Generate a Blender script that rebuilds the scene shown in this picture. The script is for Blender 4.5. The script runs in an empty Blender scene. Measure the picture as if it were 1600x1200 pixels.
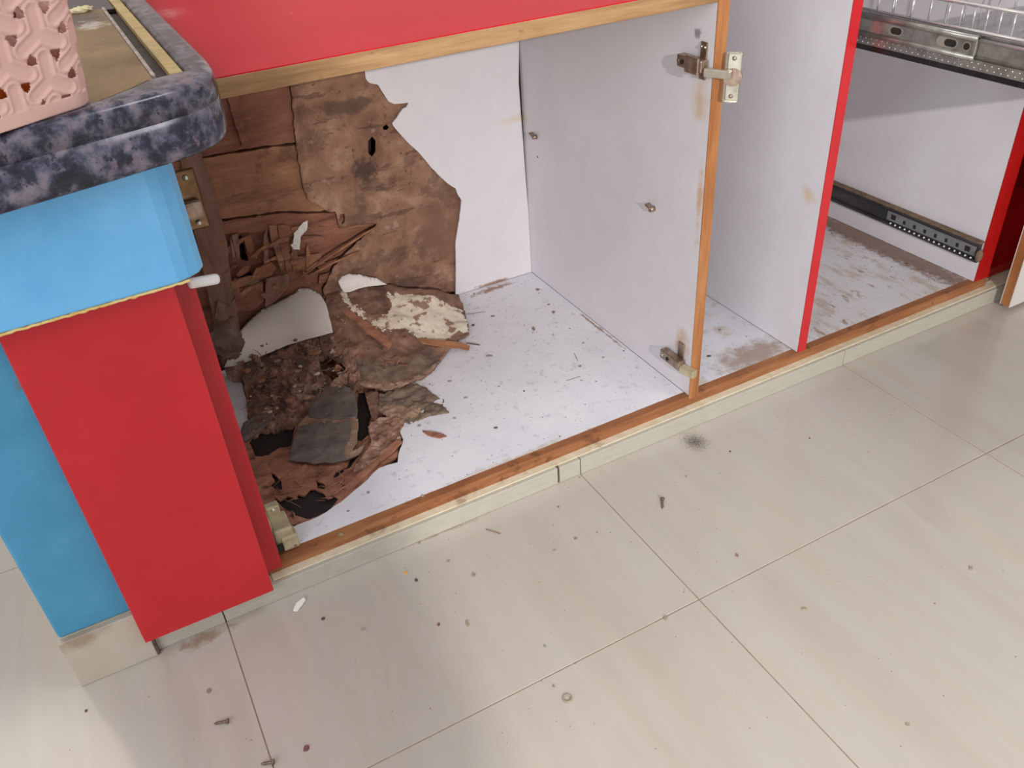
import bpy, bmesh, math, random
from mathutils import Vector, Matrix, noise
from mathutils.geometry import delaunay_2d_cdt

scene = bpy.context.scene
COL = scene.collection
random.seed(7)

# ------------------------------------------------------------------ camera
cam_data = bpy.data.cameras.new('camera')
cam = bpy.data.objects.new('camera', cam_data)
COL.objects.link(cam)
cam_data.sensor_width = 36.0
cam_data.lens = 36.0 * 1319.018 / 1600.0
cam_data.clip_start = 0.02
cr = Vector((0.879109, -0.472804, -0.060202))
cu = Vector((0.316096, 0.483821, 0.816089))
cf = Vector((0.356723, 0.73646, -0.574782))
m3 = Matrix((cr, cu, -cf)).transposed()
cam.matrix_world = Matrix.Translation((-0.56396, -0.92348, 0.95341)) @ m3.to_4x4()
scene.camera = cam

# ------------------------------------------------------------------ world and lights
world = bpy.data.worlds.new('World')
scene.world = world
world.use_nodes = True
wbg = world.node_tree.nodes['Background']
wbg.inputs['Color'].default_value = (1.0, 0.955, 0.94, 1)
wbg.inputs['Strength'].default_value = 0.62

def lamp(name, kind, loc, energy, color, size=None, target=None, size_y=None):
    d = bpy.data.lights.new(name, kind)
    d.energy = energy
    d.color = color
    if kind == 'AREA':
        d.shape = 'RECTANGLE'
        d.size = size
        d.size_y = size_y or size
    elif size is not None:
        d.shadow_soft_size = size
    o = bpy.data.objects.new(name, d)
    COL.objects.link(o)
    o.location = loc
    if target is not None:
        o.rotation_euler = (Vector(target) - Vector(loc)).to_track_quat('-Z', 'Y').to_euler()
    return o

lamp('ceiling_light', 'AREA', (0.55, -0.60, 2.65), 11.0, (0.93, 0.96, 1.0), 0.6, (0.45, -0.35, 0.0), 0.6)
lamp('left_fill_light', 'AREA', (-2.3, -1.9, 1.5), 36.0, (0.93, 0.96, 1.0), 1.8, (0.2, 0.2, 0.35), 1.5)  # added soft fill from the left that brightens the dividers
lamp('doorway_bulb', 'POINT', (-0.65, -2.9, 1.48), 235.0, (1.0, 0.96, 0.90), 0.02)
lamp('next_room_light', 'POINT', (-1.35, 1.1, 1.6), 17.0, (1.0, 0.88, 0.74), 0.3)

scene.view_settings.view_transform = 'Standard'
scene.view_settings.look = 'None'
scene.view_settings.exposure = 0.0
scene.view_settings.gamma = 1.0
scene.view_settings.use_curve_mapping = False

# ------------------------------------------------------------------ materials
def lin(c):
    out = []
    for v in c[:3]:
        v /= 255.0
        out.append(v / 12.92 if v <= 0.04045 else ((v + 0.055) / 1.055) ** 2.4)
    return tuple(out) + (1.0,)

def mat(name, cols, scale=8.0, stretch=(1, 1, 1), detail=4.0, rough=0.5, bump=0.0, bump_scale=None,
        metallic=0.0, stains=(), spec=0.5, distortion=0.0, rough_noise=0.0, kind='noise'):
    """cols: list of (position, sRGB) for a colour ramp driven by noise in place coordinates."""
    m = bpy.data.materials.new(name)
    m.use_nodes = True
    nt = m.node_tree
    N, L = nt.nodes, nt.links
    bs = N['Principled BSDF']
    bs.inputs['Roughness'].default_value = rough
    bs.inputs['Metallic'].default_value = metallic
    bs.inputs['Specular IOR Level'].default_value = spec
    geo = N.new('ShaderNodeNewGeometry')
    mp = N.new('ShaderNodeMapping')
    mp.inputs['Scale'].default_value = stretch
    L.new(geo.outputs['Position'], mp.inputs['Vector'])
    if kind == 'voronoi':
        nz = N.new('ShaderNodeTexVoronoi')
        nz.inputs['Scale'].default_value = scale
        fac = nz.outputs['Color']
    else:
        nz = N.new('ShaderNodeTexNoise')
        nz.inputs['Scale'].default_value = scale
        nz.inputs['Detail'].default_value = detail
        nz.inputs['Roughness'].default_value = 0.62
        nz.inputs['Distortion'].default_value = distortion
        fac = nz.outputs['Fac']
    L.new(mp.outputs['Vector'], nz.inputs['Vector'])
    ramp = N.new('ShaderNodeValToRGB')
    el = ramp.color_ramp.elements
    while len(el) < len(cols):
        el.new(0.5)
    while len(el) > len(cols):
        el.remove(el[-1])
    for e, (p, c) in zip(el, cols):
        e.position = p
        e.color = lin(c)
    L.new(fac, ramp.inputs['Fac'])
    color = ramp.outputs['Color']
    for st in stains:
        # each stain: colour, noise scale, threshold lo/hi, amount, optional centre + radius (a spot with its own shape)
        n2 = N.new('ShaderNodeTexNoise')
        n2.inputs['Scale'].default_value = st.get('scale', 12)
        n2.inputs['Detail'].default_value = st.get('detail', 5)
        n2.inputs['Roughness'].default_value = 0.65
        mp2 = N.new('ShaderNodeMapping')
        mp2.inputs['Scale'].default_value = st.get('stretch', (1, 1, 1))
        mp2.inputs['Location'].default_value = st.get('off', (3.1, 1.7, 0.4))
        L.new(geo.outputs['Position'], mp2.inputs['Vector'])
        L.new(mp2.outputs['Vector'], n2.inputs['Vector'])
        val = n2.outputs['Fac']
        if 'c' in st:
            vm = N.new('ShaderNodeVectorMath'); vm.operation = 'SUBTRACT'
            vm.inputs[1].default_value = st['c']
            L.new(geo.outputs['Position'], vm.inputs[0])
            vs = N.new('ShaderNodeVectorMath'); vs.operation = 'DIVIDE'
            rr = st['r']
            vs.inputs[1].default_value = rr if isinstance(rr, tuple) else (rr, rr, rr)
            L.new(vm.outputs['Vector'], vs.inputs[0])
            ln = N.new('ShaderNodeVectorMath'); ln.operation = 'LENGTH'
            L.new(vs.outputs['Vector'], ln.inputs[0])
            inv = N.new('ShaderNodeMath'); inv.operation = 'SUBTRACT'
            inv.inputs[0].default_value = 1.0
            L.new(ln.outputs['Value'], inv.inputs[1])
            ad = N.new('ShaderNodeMath'); ad.operation = 'MULTIPLY_ADD'
            ad.inputs[1].default_value = 0.9
            L.new(inv.outputs['Value'], ad.inputs[0])
            sc = N.new('ShaderNodeMath'); sc.operation = 'SUBTRACT'
            sc.inputs[1].default_value = 0.32
            L.new(val, sc.inputs[0])
            L.new(sc.outputs['Value'], ad.inputs[2])
            val = ad.outputs['Value']
        mr = N.new('ShaderNodeMapRange')
        mr.interpolation_type = 'SMOOTHSTEP'
        mr.inputs['From Min'].default_value = st['lo']
        mr.inputs['From Max'].default_value = st['hi']
        mr.inputs['To Max'].default_value = st.get('amt', 1.0)
        L.new(val, mr.inputs['Value'])
        mx = N.new('ShaderNodeMix'); mx.data_type = 'RGBA'
        L.new(mr.outputs['Result'], mx.inputs['Factor'])
        L.new(color, mx.inputs['A'])
        mx.inputs['B'].default_value = lin(st['col'])
        color = mx.outputs['Result']
    L.new(color, bs.inputs['Base Color'])
    if bump:
        b = N.new('ShaderNodeBump')
        b.inputs['Strength'].default_value = bump
        b.inputs['Distance'].default_value = 0.004
        if bump_scale:
            n3 = N.new('ShaderNodeTexNoise')
            n3.inputs['Scale'].default_value = bump_scale
            n3.inputs['Detail'].default_value = 5
            L.new(mp.outputs['Vector'], n3.inputs['Vector'])
            L.new(n3.outputs['Fac'], b.inputs['Height'])
        else:
            L.new(fac, b.inputs['Height'])
        L.new(b.outputs['Normal'], bs.inputs['Normal'])
    return m

M = {}
soot = (0.215, -0.0332, 0.0)
M['tile'] = mat('cream_tile', [(0.30, (184, 176, 164)), (0.5, (190, 182, 172)), (0.72, (194, 187, 178))], scale=7, stretch=(1.6, 0.22, 1),
    detail=6, rough=0.16, distortion=1.2, spec=0.45, stains=[
    dict(col=(192, 180, 162), scale=16, stretch=(1.5, 0.12, 1), lo=0.57, hi=0.64, amt=0.35),
    dict(col=(196, 184, 168), scale=120, lo=0.70, hi=0.76, amt=0.5),
    dict(col=(70, 66, 66), scale=260, lo=0.55, hi=1.15, amt=0.85, c=soot, r=(0.05, 0.06, 0.05)),
    dict(col=(140, 105, 80), scale=60, lo=0.62, hi=1.0, amt=0.7, c=(-0.64, -0.012, 0.0), r=(0.11, 0.03, 0.05)),
    dict(col=(150, 120, 96), scale=60, lo=0.80, hi=1.1, amt=0.6, c=(-0.25, 0.0, 0.0), r=(0.3, 0.02, 0.05))])
M['grout'] = mat('grout', [(0.3, (150, 126, 104)), (0.7, (186, 164, 142))], scale=40, rough=0.9)
M['plinth'] = mat('plinth_tile', [(0.3, (180, 176, 163)), (0.7, (190, 186, 174))], scale=20, stretch=(1.5, 1, 6), rough=0.2, stains=[
    dict(col=(150, 128, 104), scale=70, lo=0.62, hi=0.8, amt=0.5)])
M['mortar'] = mat('mortar', [(0.3, (204, 190, 160)), (0.7, (220, 210, 186))], scale=60, rough=0.9, bump=0.3, stains=[
    dict(col=(140, 104, 72), scale=30, lo=0.58, hi=0.72, amt=0.55)])
M['base_tile'] = mat('pillar_base_tile', [(0.3, (188, 178, 162)), (0.7, (198, 190, 176))], scale=10, rough=0.2, stains=[
    dict(col=(150, 122, 98), scale=30, lo=0.48, hi=0.95, amt=0.7, c=(-0.77, -0.01, 0.085), r=(0.08, 0.05, 0.035))])
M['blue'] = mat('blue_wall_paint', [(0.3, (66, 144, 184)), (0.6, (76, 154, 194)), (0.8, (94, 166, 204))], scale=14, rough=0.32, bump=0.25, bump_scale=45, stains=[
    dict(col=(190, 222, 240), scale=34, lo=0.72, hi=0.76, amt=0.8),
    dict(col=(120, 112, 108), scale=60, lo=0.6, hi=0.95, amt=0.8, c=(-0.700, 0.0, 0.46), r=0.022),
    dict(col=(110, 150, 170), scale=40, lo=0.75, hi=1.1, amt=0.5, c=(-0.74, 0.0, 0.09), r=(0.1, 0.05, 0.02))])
M['blue_lit'] = mat('blue_paint_lit_from_above', [(0.3, (104, 184, 240)), (0.6, (116, 194, 248)), (0.8, (132, 204, 250))], scale=14, rough=0.22, bump=0.3, bump_scale=40, stains=[  # shaft blue made lighter: light from above put into the colour
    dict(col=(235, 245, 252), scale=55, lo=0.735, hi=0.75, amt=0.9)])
M['caulk'] = mat('yellowed_caulk', [(0.35, (222, 180, 92)), (0.55, (236, 214, 150)), (0.7, (208, 150, 70))], scale=60, rough=0.6)
M['red'] = mat('red_laminate', [(0.3, (196, 35, 43)), (0.7, (204, 41, 49))], scale=10, rough=0.26, bump=0.03, bump_scale=300, stains=[
    dict(col=(246, 214, 214), scale=95, lo=0.765, hi=0.775, amt=0.9)])
M['red_top'] = mat('red_laminate_top', [(0.3, (192, 14, 38)), (0.7, (200, 20, 44))], scale=10, rough=0.42, spec=0.12, stains=[
    dict(col=(220, 150, 152), scale=46, lo=0.70, hi=0.74, amt=0.6),
    dict(col=(246, 222, 222), scale=130, lo=0.75, hi=0.765, amt=0.9),
    dict(col=(226, 160, 160), scale=40, lo=0.6, hi=1.2, amt=0.5, c=(-0.40, 0.42, 0.727), r=(0.05, 0.12, 0.05))])  # pale patch at the back left is a painted highlight
M['dark_red'] = mat('dark_red_laminate', [(0.3, (168, 16, 16)), (0.7, (184, 26, 24))], scale=10, rough=0.3)
M['ply_edge'] = mat('bare_plywood_edge', [(0.25, (122, 74, 42)), (0.5, (152, 96, 58)), (0.75, (174, 124, 82))], scale=22, stretch=(0.35, 1, 3.5), detail=6, rough=0.65, bump=0.35, stains=[
    dict(col=(92, 56, 36), scale=30, lo=0.56, hi=0.68, amt=0.65)])
M['ply_edge_top'] = mat('weathered_plywood_edge', [(0.25, (124, 90, 56)), (0.5, (158, 122, 82)), (0.75, (184, 150, 108))], scale=22, stretch=(0.35, 1, 3.5), detail=6, rough=0.7, bump=0.35, stains=[
    dict(col=(104, 74, 50), scale=30, lo=0.62, hi=0.72, amt=0.6)])
M['ply_edge_up'] = mat('bare_plywood_edge_upright', [(0.25, (142, 88, 46)), (0.5, (168, 108, 62)), (0.75, (186, 134, 86))], scale=22, stretch=(3.5, 1, 0.3), detail=6, rough=0.6, bump=0.25)
M['white'] = mat('white_laminate', [(0.3, (216, 212, 218)), (0.7, (226, 223, 228))], scale=6, rough=0.42, stains=[
    dict(col=(205, 186, 160), scale=26, lo=0.64, hi=0.80, amt=0.35),
    dict(col=(112, 104, 110), scale=95, stretch=(1, 1, 0.8), lo=0.735, hi=0.765, amt=0.7),
    dict(col=(206, 170, 128), scale=24, lo=0.55, hi=1.15, amt=0.75, c=(0.239, 0.045, 0.575), r=(0.05, 0.045, 0.09)),
    dict(col=(198, 158, 120), scale=30, lo=0.5, hi=1.0, amt=0.85, c=(0.239, 0.05, 0.15), r=(0.05, 0.04, 0.06)),
    dict(col=(206, 166, 122), scale=30, lo=0.62, hi=1.1, amt=0.8, c=(0.239, 0.03, 0.42), r=(0.05, 0.018, 0.16)),
    dict(col=(214, 192, 160), scale=18, lo=0.62, hi=1.1, amt=0.6, c=(0.22, 0.585, 0.41), r=(0.12, 0.05, 0.025)),
    dict(col=(150, 110, 88), scale=40, lo=0.78, hi=1.05, amt=0.9, c=(0.13, 0.585, 0.06), r=(0.2, 0.05, 0.016)),
    dict(col=(214, 190, 156), scale=30, lo=0.62, hi=1.1, amt=0.8, c=(0.492, 0.05, 0.36), r=(0.05, 0.04, 0.05)),
    dict(col=(96, 88, 92), scale=70, lo=0.72, hi=1.0, amt=0.7, c=(0.239, 0.06, 0.66), r=(0.05, 0.03, 0.02))])
M['white_floor'] = mat('white_laminate_floor', [(0.3, (222, 222, 230)), (0.7, (234, 234, 240))], scale=9, rough=0.45, stains=[
    dict(col=(176, 178, 188), scale=60, lo=0.56, hi=0.70, amt=0.5),
    dict(col=(120, 112, 112), scale=230, lo=0.66, hi=0.72, amt=0.65),
    dict(col=(150, 108, 84), scale=50, lo=0.74, hi=1.0, amt=0.9, c=(0.12, 0.57, 0.057), r=(0.16, 0.035, 0.05)),
    dict(col=(150, 112, 88), scale=50, lo=0.80, hi=1.0, amt=0.8, c=(0.232, 0.30, 0.057), r=(0.012, 0.3, 0.05)),
    dict(col=(190, 168, 140), scale=60, lo=0.72, hi=1.0, amt=0.5, c=(-0.1, 0.035, 0.057), r=(0.4, 0.025, 0.05))])
M['dirty_floor'] = mat('stained_white_floor', [(0.3, (214, 210, 212)), (0.7, (224, 221, 226))], scale=9, rough=0.5, stains=[
    dict(col=(186, 162, 138), scale=14, stretch=(2.2, 0.8, 1), lo=0.50, hi=0.66, amt=0.6),
    dict(col=(140, 104, 78), scale=22, stretch=(2.0, 0.8, 1), lo=0.58, hi=0.70, amt=0.75),
    dict(col=(104, 84, 72), scale=140, lo=0.62, hi=0.70, amt=0.7),
    dict(col=(128, 96, 80), scale=70, lo=0.35, hi=0.75, amt=0.9, c=(0.955, 0.25, 0.057), r=(0.06, 0.5, 0.05)),
    dict(col=(110, 84, 66), scale=70, lo=0.55, hi=1.0, amt=0.9, c=(0.54, 0.09, 0.057), r=(0.06, 0.07, 0.05))])
M['slot_floor'] = mat('dusty_white_floor', [(0.3, (206, 206, 212)), (0.7, (222, 221, 228))], scale=9, rough=0.5, stains=[
    dict(col=(190, 172, 150), scale=20, lo=0.52, hi=0.66, amt=0.7),
    dict(col=(148, 122, 104), scale=46, lo=0.40, hi=0.9, amt=0.8, c=(0.42, 0.06, 0.057), r=(0.16, 0.07, 0.05)),
    dict(col=(110, 100, 98), scale=150, lo=0.63, hi=0.70, amt=0.6)])
brown = [(0.28, (92, 64, 50)), (0.42, (128, 92, 72)), (0.56, (148, 112, 90)), (0.74, (178, 146, 122))]
M['rot_ply'] = mat('water_stained_plywood', brown, scale=17, detail=12, rough=0.8, bump=0.7, distortion=0.3, stains=[
    dict(col=(88, 66, 58), scale=12, detail=10, lo=0.54, hi=0.60, amt=0.5),
    dict(col=(182, 154, 138), scale=30, detail=10, lo=0.60, hi=0.66, amt=0.5),
    dict(col=(72, 50, 42), scale=75, detail=8, lo=0.62, hi=0.68, amt=0.75),
    dict(col=(86, 60, 50), scale=150, lo=0.60, hi=0.68, amt=0.5),
    dict(col=(80, 54, 44), scale=20, stretch=(0.5, 1, 2.6), detail=9, lo=0.60, hi=0.625, amt=0.6),
    dict(col=(62, 44, 38), scale=90, detail=9, lo=0.50, hi=0.85, amt=0.85, c=(-0.105, 0.59, 0.375), r=(0.055, 0.05, 0.05)),
    dict(col=(78, 58, 50), scale=60, detail=9, lo=0.45, hi=0.8, amt=0.75, c=(-0.12, 0.59, 0.50), r=(0.09, 0.05, 0.03)),
    dict(col=(90, 66, 56), scale=40, detail=9, lo=0.45, hi=0.8, amt=0.7, c=(-0.06, 0.59, 0.11), r=(0.09, 0.05, 0.05)),
    dict(col=(120, 84, 68), scale=30, detail=9, lo=0.4, hi=0.9, amt=0.7, c=(0.03, 0.59, 0.22), r=(0.09, 0.05, 0.12))])
M['plank'] = mat('old_plank', [(0.25, (120, 80, 58)), (0.5, (160, 112, 82)), (0.75, (186, 142, 108))], scale=9, stretch=(1, 1, 6), detail=7, rough=0.7, bump=0.4, stains=[
    dict(col=(84, 50, 38), scale=14, lo=0.56, hi=0.68, amt=0.6),
    dict(col=(76, 48, 36), scale=24, stretch=(0.25, 1, 4), lo=0.60, hi=0.66, amt=0.55)])
M['plank_red'] = mat('reddish_plank', [(0.25, (110, 66, 52)), (0.5, (142, 92, 72)), (0.75, (166, 116, 92))], scale=9, stretch=(1, 1, 6), detail=7, rough=0.75, bump=0.4, stains=[
    dict(col=(66, 38, 30), scale=24, stretch=(0.25, 1, 4), lo=0.58, hi=0.66, amt=0.55)])
M['stud'] = mat('dusty_stud', [(0.25, (112, 80, 64)), (0.5, (140, 106, 90)), (0.75, (160, 128, 112))], scale=14, stretch=(3, 1, 0.7), detail=7, rough=0.8, bump=0.4)
M['shard'] = mat('splintered_wood', [(0.25, (110, 66, 44)), (0.5, (150, 100, 70)), (0.8, (184, 138, 102))], scale=30, detail=6, rough=0.75, bump=0.3)
M['void'] = mat('dark_wood_and_shade', [(0.3, (34, 26, 26)), (0.7, (50, 38, 38))], scale=20, rough=0.9)  # dark brown board; also stands in for shade behind the back
M['rot_wood'] = mat('orange_rotten_wood', [(0.3, (100, 62, 48)), (0.45, (146, 98, 76)), (0.6, (170, 118, 94)), (0.78, (192, 146, 120))], scale=20, stretch=(1, 1.8, 1), detail=11, rough=0.75, bump=0.6, stains=[
    dict(col=(60, 40, 36), scale=38, lo=0.60, hi=0.66, amt=0.75)])
M['mud'] = mat('termite_mud', [(0.3, (84, 58, 48)), (0.44, (130, 96, 80)), (0.56, (160, 124, 106)), (0.7, (206, 176, 158))], scale=34, detail=12, rough=0.9, bump=1.0, stains=[
    dict(col=(74, 50, 42), scale=30, lo=0.57, hi=0.66, amt=0.7),
    dict(col=(206, 184, 170), scale=50, lo=0.62, hi=0.70, amt=0.6)])
M['tan'] = mat('tan_fibre', [(0.25, (126, 98, 80)), (0.5, (156, 126, 104)), (0.75, (194, 168, 146))], scale=60, detail=8, rough=0.85, bump=0.6)
M['crust'] = mat('mud_crust', [(0.3, (86, 62, 54)), (0.48, (122, 90, 76)), (0.7, (164, 126, 106))], scale=22, detail=12, rough=0.85, bump=0.6, stains=[
    dict(col=(84, 68, 64), scale=13, lo=0.54, hi=0.64, amt=0.6),
    dict(col=(176, 138, 110), scale=40, lo=0.66, hi=0.74, amt=0.6)])
M['cream'] = mat('cream_laminate', [(0.3, (214, 200, 180)), (0.7, (228, 218, 202))], scale=14, rough=0.55, stains=[
    dict(col=(140, 102, 80), scale=34, lo=0.54, hi=0.60, amt=0.9),
    dict(col=(196, 170, 146), scale=120, lo=0.60, hi=0.70, amt=0.6)])
M['scrap_white'] = mat('clean_white_laminate', [(0.3, (226, 220, 216)), (0.7, (236, 230, 226))], scale=8, rough=0.45, stains=[
    dict(col=(196, 160, 132), scale=70, lo=0.62, hi=0.8, amt=0.4)])
M['scrap_edge'] = mat('white_laminate_with_muddy_edge', [(0.3, (226, 220, 216)), (0.7, (236, 230, 226))], scale=8, rough=0.45, stains=[
    dict(col=(176, 136, 108), scale=90, lo=0.5, hi=1.0, amt=0.9, c=(-0.34, 0.50, 0.085), r=(0.2, 0.04, 0.02)),
    dict(col=(214, 178, 160), scale=30, lo=0.5, hi=1.0, amt=0.6, c=(-0.235, 0.52, 0.12), r=(0.03, 0.06, 0.05))])
M['slate'] = mat('grey_fungus_sheet', [(0.2, (82, 74, 71)), (0.5, (114, 104, 99)), (0.8, (142, 130, 122))], scale=40, detail=8, rough=0.85, bump=0.5, stains=[
    dict(col=(160, 128, 104), scale=20, lo=0.60, hi=0.70, amt=0.6),
    dict(col=(176, 166, 160), scale=120, lo=0.70, hi=0.76, amt=0.5)])
M['slate_brown'] = mat('grey_brown_crust_sheet', [(0.2, (84, 72, 62)), (0.5, (118, 100, 86)), (0.8, (150, 130, 112))], scale=44, detail=8, rough=0.85, bump=0.6, stains=[
    dict(col=(156, 116, 88), scale=26, lo=0.56, hi=0.68, amt=0.7)])
M['clod'] = mat('grey_mud_clod', [(0.25, (84, 68, 60)), (0.5, (112, 92, 80)), (0.75, (140, 118, 104))], scale=40, detail=8, rough=0.95, bump=0.8)
M['granite'] = mat('speckled_granite', [(0.37, (24, 26, 38)), (0.46, (46, 48, 66)), (0.53, (88, 88, 106)), (0.60, (118, 110, 122)), (0.72, (134, 126, 136))], scale=46, detail=6, rough=0.2, distortion=0.15, stains=[
    dict(col=(30, 32, 46), scale=95, lo=0.58, hi=0.64, amt=0.85),
    dict(col=(116, 102, 112), scale=26, lo=0.60, hi=0.625, amt=0.8)])
M['recess'] = mat('brown_stained_recess', [(0.3, (120, 96, 64)), (0.6, (148, 122, 84)), (0.8, (164, 142, 104))], scale=14, rough=0.5, stains=[
    dict(col=(214, 206, 196), scale=40, lo=0.70, hi=0.75, amt=0.8),
    dict(col=(96, 84, 78), scale=60, lo=0.45, hi=0.8, amt=0.85, c=(-0.52, 0.33, 0.7512), r=(0.06, 0.09, 0.05)),
    dict(col=(200, 190, 178), scale=70, lo=0.75, hi=1.0, amt=0.8, c=(-0.51, 0.28, 0.7512), r=(0.06, 0.09, 0.05))])
M['resin'] = mat('yellow_resin', [(0.3, (176, 152, 96)), (0.6, (206, 180, 122)), (0.8, (180, 172, 158))], scale=30, rough=0.4)
M['dusty_metal'] = mat('dusty_metal_strip', [(0.3, (140, 128, 122)), (0.55, (184, 172, 166)), (0.8, (220, 212, 206))], scale=60, rough=0.45, metallic=0.2)
M['dark_slot'] = mat('dark_slot', [(0.3, (52, 46, 44)), (0.7, (86, 76, 72))], scale=40, rough=0.6)
M['black_stone'] = mat('black_stone', [(0.3, (22, 22, 24)), (0.7, (40, 38, 40))], scale=40, rough=0.25)
M['crumb'] = mat('yellow_crumb', [(0.3, (214, 200, 150)), (0.7, (232, 222, 184))], scale=90, rough=0.8)
M['pink'] = mat('pink_plastic', [(0.3, (222, 178, 168)), (0.7, (228, 188, 178))], scale=8, rough=0.38)
M['orange'] = mat('orange_skin', [(0.3, (222, 110, 20)), (0.7, (236, 134, 40))], scale=30, rough=0.45)
M['maroon'] = mat('maroon_filler', [(0.3, (98, 26, 20)), (0.7, (128, 40, 30))], scale=60, rough=0.85)
M['hinge'] = mat('dull_nickel', [(0.25, (120, 96, 84)), (0.5, (158, 136, 120)), (0.75, (188, 172, 156))], scale=60, rough=0.34, metallic=0.75, stains=[
    dict(col=(96, 60, 46), scale=60, lo=0.60, hi=0.72, amt=0.7)])
M['hinge_beige'] = mat('beige_nickel', [(0.25, (168, 156, 124)), (0.5, (196, 186, 154)), (0.75, (214, 206, 178))], scale=40, rough=0.4, metallic=0.45, stains=[
    dict(col=(120, 84, 56), scale=70, lo=0.66, hi=0.74, amt=0.6)])
M['hinge_gold'] = mat('tarnished_gold_nickel', [(0.25, (86, 66, 46)), (0.5, (118, 92, 66)), (0.75, (158, 130, 104))], scale=40, rough=0.25, metallic=0.8)
M['nickel'] = mat('bright_nickel', [(0.3, (190, 184, 168)), (0.7, (224, 220, 206))], scale=40, rough=0.22, metallic=0.85)
M['dark_hole'] = mat('dark_hole', [(0.3, (26, 22, 20)), (0.7, (40, 34, 30))], scale=40, rough=0.9)
M['steel'] = mat('galvanised_steel', [(0.3, (138, 134, 130)), (0.55, (166, 164, 158)), (0.8, (188, 186, 180))], scale=50, rough=0.34, metallic=0.75, stains=[
    dict(col=(120, 88, 72), scale=34, lo=0.58, hi=0.70, amt=0.5)])
M['stainless'] = mat('stainless_sheet', [(0.3, (150, 146, 144)), (0.7, (196, 194, 196))], scale=16, stretch=(1, 4, 1), rough=0.22, metallic=0.85)
M['chrome'] = mat('chrome_wire', [(0.3, (210, 208, 210)), (0.7, (232, 230, 232))], scale=20, rough=0.2, metallic=0.7)
M['bright_ball'] = mat('bright_bearing_steel', [(0.3, (214, 214, 212)), (0.7, (236, 236, 234))], scale=20, rough=0.3, metallic=0.25)
M['dark_steel'] = mat('dark_greasy_steel', [(0.3, (54, 52, 54)), (0.6, (78, 76, 78)), (0.8, (100, 96, 94))], scale=30, stretch=(1, 0.3, 1), rough=0.45, metallic=0.5)
M['grey_steel'] = mat('grey_steel_face', [(0.3, (122, 124, 126)), (0.7, (148, 150, 150))], scale=30, rough=0.45, metallic=0.4)
M['grime'] = mat('brown_grime', [(0.3, (98, 78, 62)), (0.7, (134, 112, 92))], scale=90, rough=0.95, bump=0.8)
M['board'] = mat('white_door_board', [(0.3, (206, 202, 198)), (0.7, (216, 212, 208))], scale=8, rough=0.45)
M['plaster'] = mat('plaster_wall', [(0.3, (206, 200, 190)), (0.7, (216, 210, 202))], scale=6, rough=0.85)
M['plastic_white'] = mat('white_plastic', [(0.3, (226, 222, 220)), (0.7, (236, 232, 230))], scale=10, rough=0.4)
M['chip_brown'] = mat('brown_chip', [(0.3, (134, 106, 92)), (0.7, (164, 134, 118))], scale=80, rough=0.85)
M['chip_grey'] = mat('grey_chip', [(0.3, (132, 126, 124)), (0.7, (164, 158, 154))], scale=80, rough=0.85)
M['chip_dark'] = mat('dark_chip', [(0.3, (78, 62, 56)), (0.7, (112, 90, 80))], scale=80, rough=0.85)
M['chip_green'] = mat('khaki_chip', [(0.3, (138, 132, 108)), (0.7, (168, 160, 136))], scale=80, rough=0.8)
M['chip_orange'] = mat('orange_chip', [(0.3, (216, 150, 40)), (0.7, (232, 172, 70))], scale=80, rough=0.7)
M['chip_maroon'] = mat('maroon_chip', [(0.3, (116, 66, 70)), (0.7, (144, 90, 92))], scale=80, rough=0.8)
M['screw'] = mat('rusty_screw', [(0.3, (98, 78, 62)), (0.7, (148, 130, 110))], scale=120, rough=0.5, metallic=0.5)
M['paper'] = mat('white_scrap', [(0.3, (232, 228, 222)), (0.7, (242, 238, 234))], scale=40, rough=0.7)
M['blocker_grey'] = mat('blocker_grey_enamel', [(0.3, (170, 168, 164)), (0.7, (180, 178, 174))], scale=8, rough=0.5)

# ------------------------------------------------------------------ mesh helpers
WL = {}          # place of each object's origin

def finish(name, me, mats, parent=None, smooth=False, origin=None):
    """verts are in place coordinates; shift them to the parent's origin or to the mesh's own base."""
    mats = mats if isinstance(mats, (list, tuple)) else [mats]
    for m in mats:
        me.materials.append(M[m])
    if parent is not None:
        loc = WL[parent]
    elif origin is not None:
        loc = Vector(origin)
    else:
        xs = [v.co for v in me.vertices]
        lo = Vector((min(c.x for c in xs), min(c.y for c in xs), min(c.z for c in xs)))
        hi = Vector((max(c.x for c in xs), max(c.y for c in xs), max(c.z for c in xs)))
        loc = Vector(((lo.x + hi.x) / 2, (lo.y + hi.y) / 2, lo.z))
    me.transform(Matrix.Translation(-loc))
    if smooth:
        for p in me.polygons:
            p.use_smooth = True
    me.update()
    o = bpy.data.objects.new(name, me)
    COL.objects.link(o)
    if parent is not None:
        o.parent = parent
        WL[o] = loc.copy()
    else:
        o.location = loc
        WL[o] = loc.copy()
    return o

def thing(name, label, cat, loc, group=None):
    o = bpy.data.objects.new(name, None)
    COL.objects.link(o)
    o.location = loc
    o.empty_display_size = 0.05
    o['label'] = label
    o['category'] = cat
    if group:
        o['group'] = group
    WL[o] = Vector(loc)
    return o

def tag(o, label, cat, group=None, kind=None):
    o['label'] = label
    o['category'] = cat
    if group:
        o['group'] = group
    if kind:
        o['kind'] = kind
    return o

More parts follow.
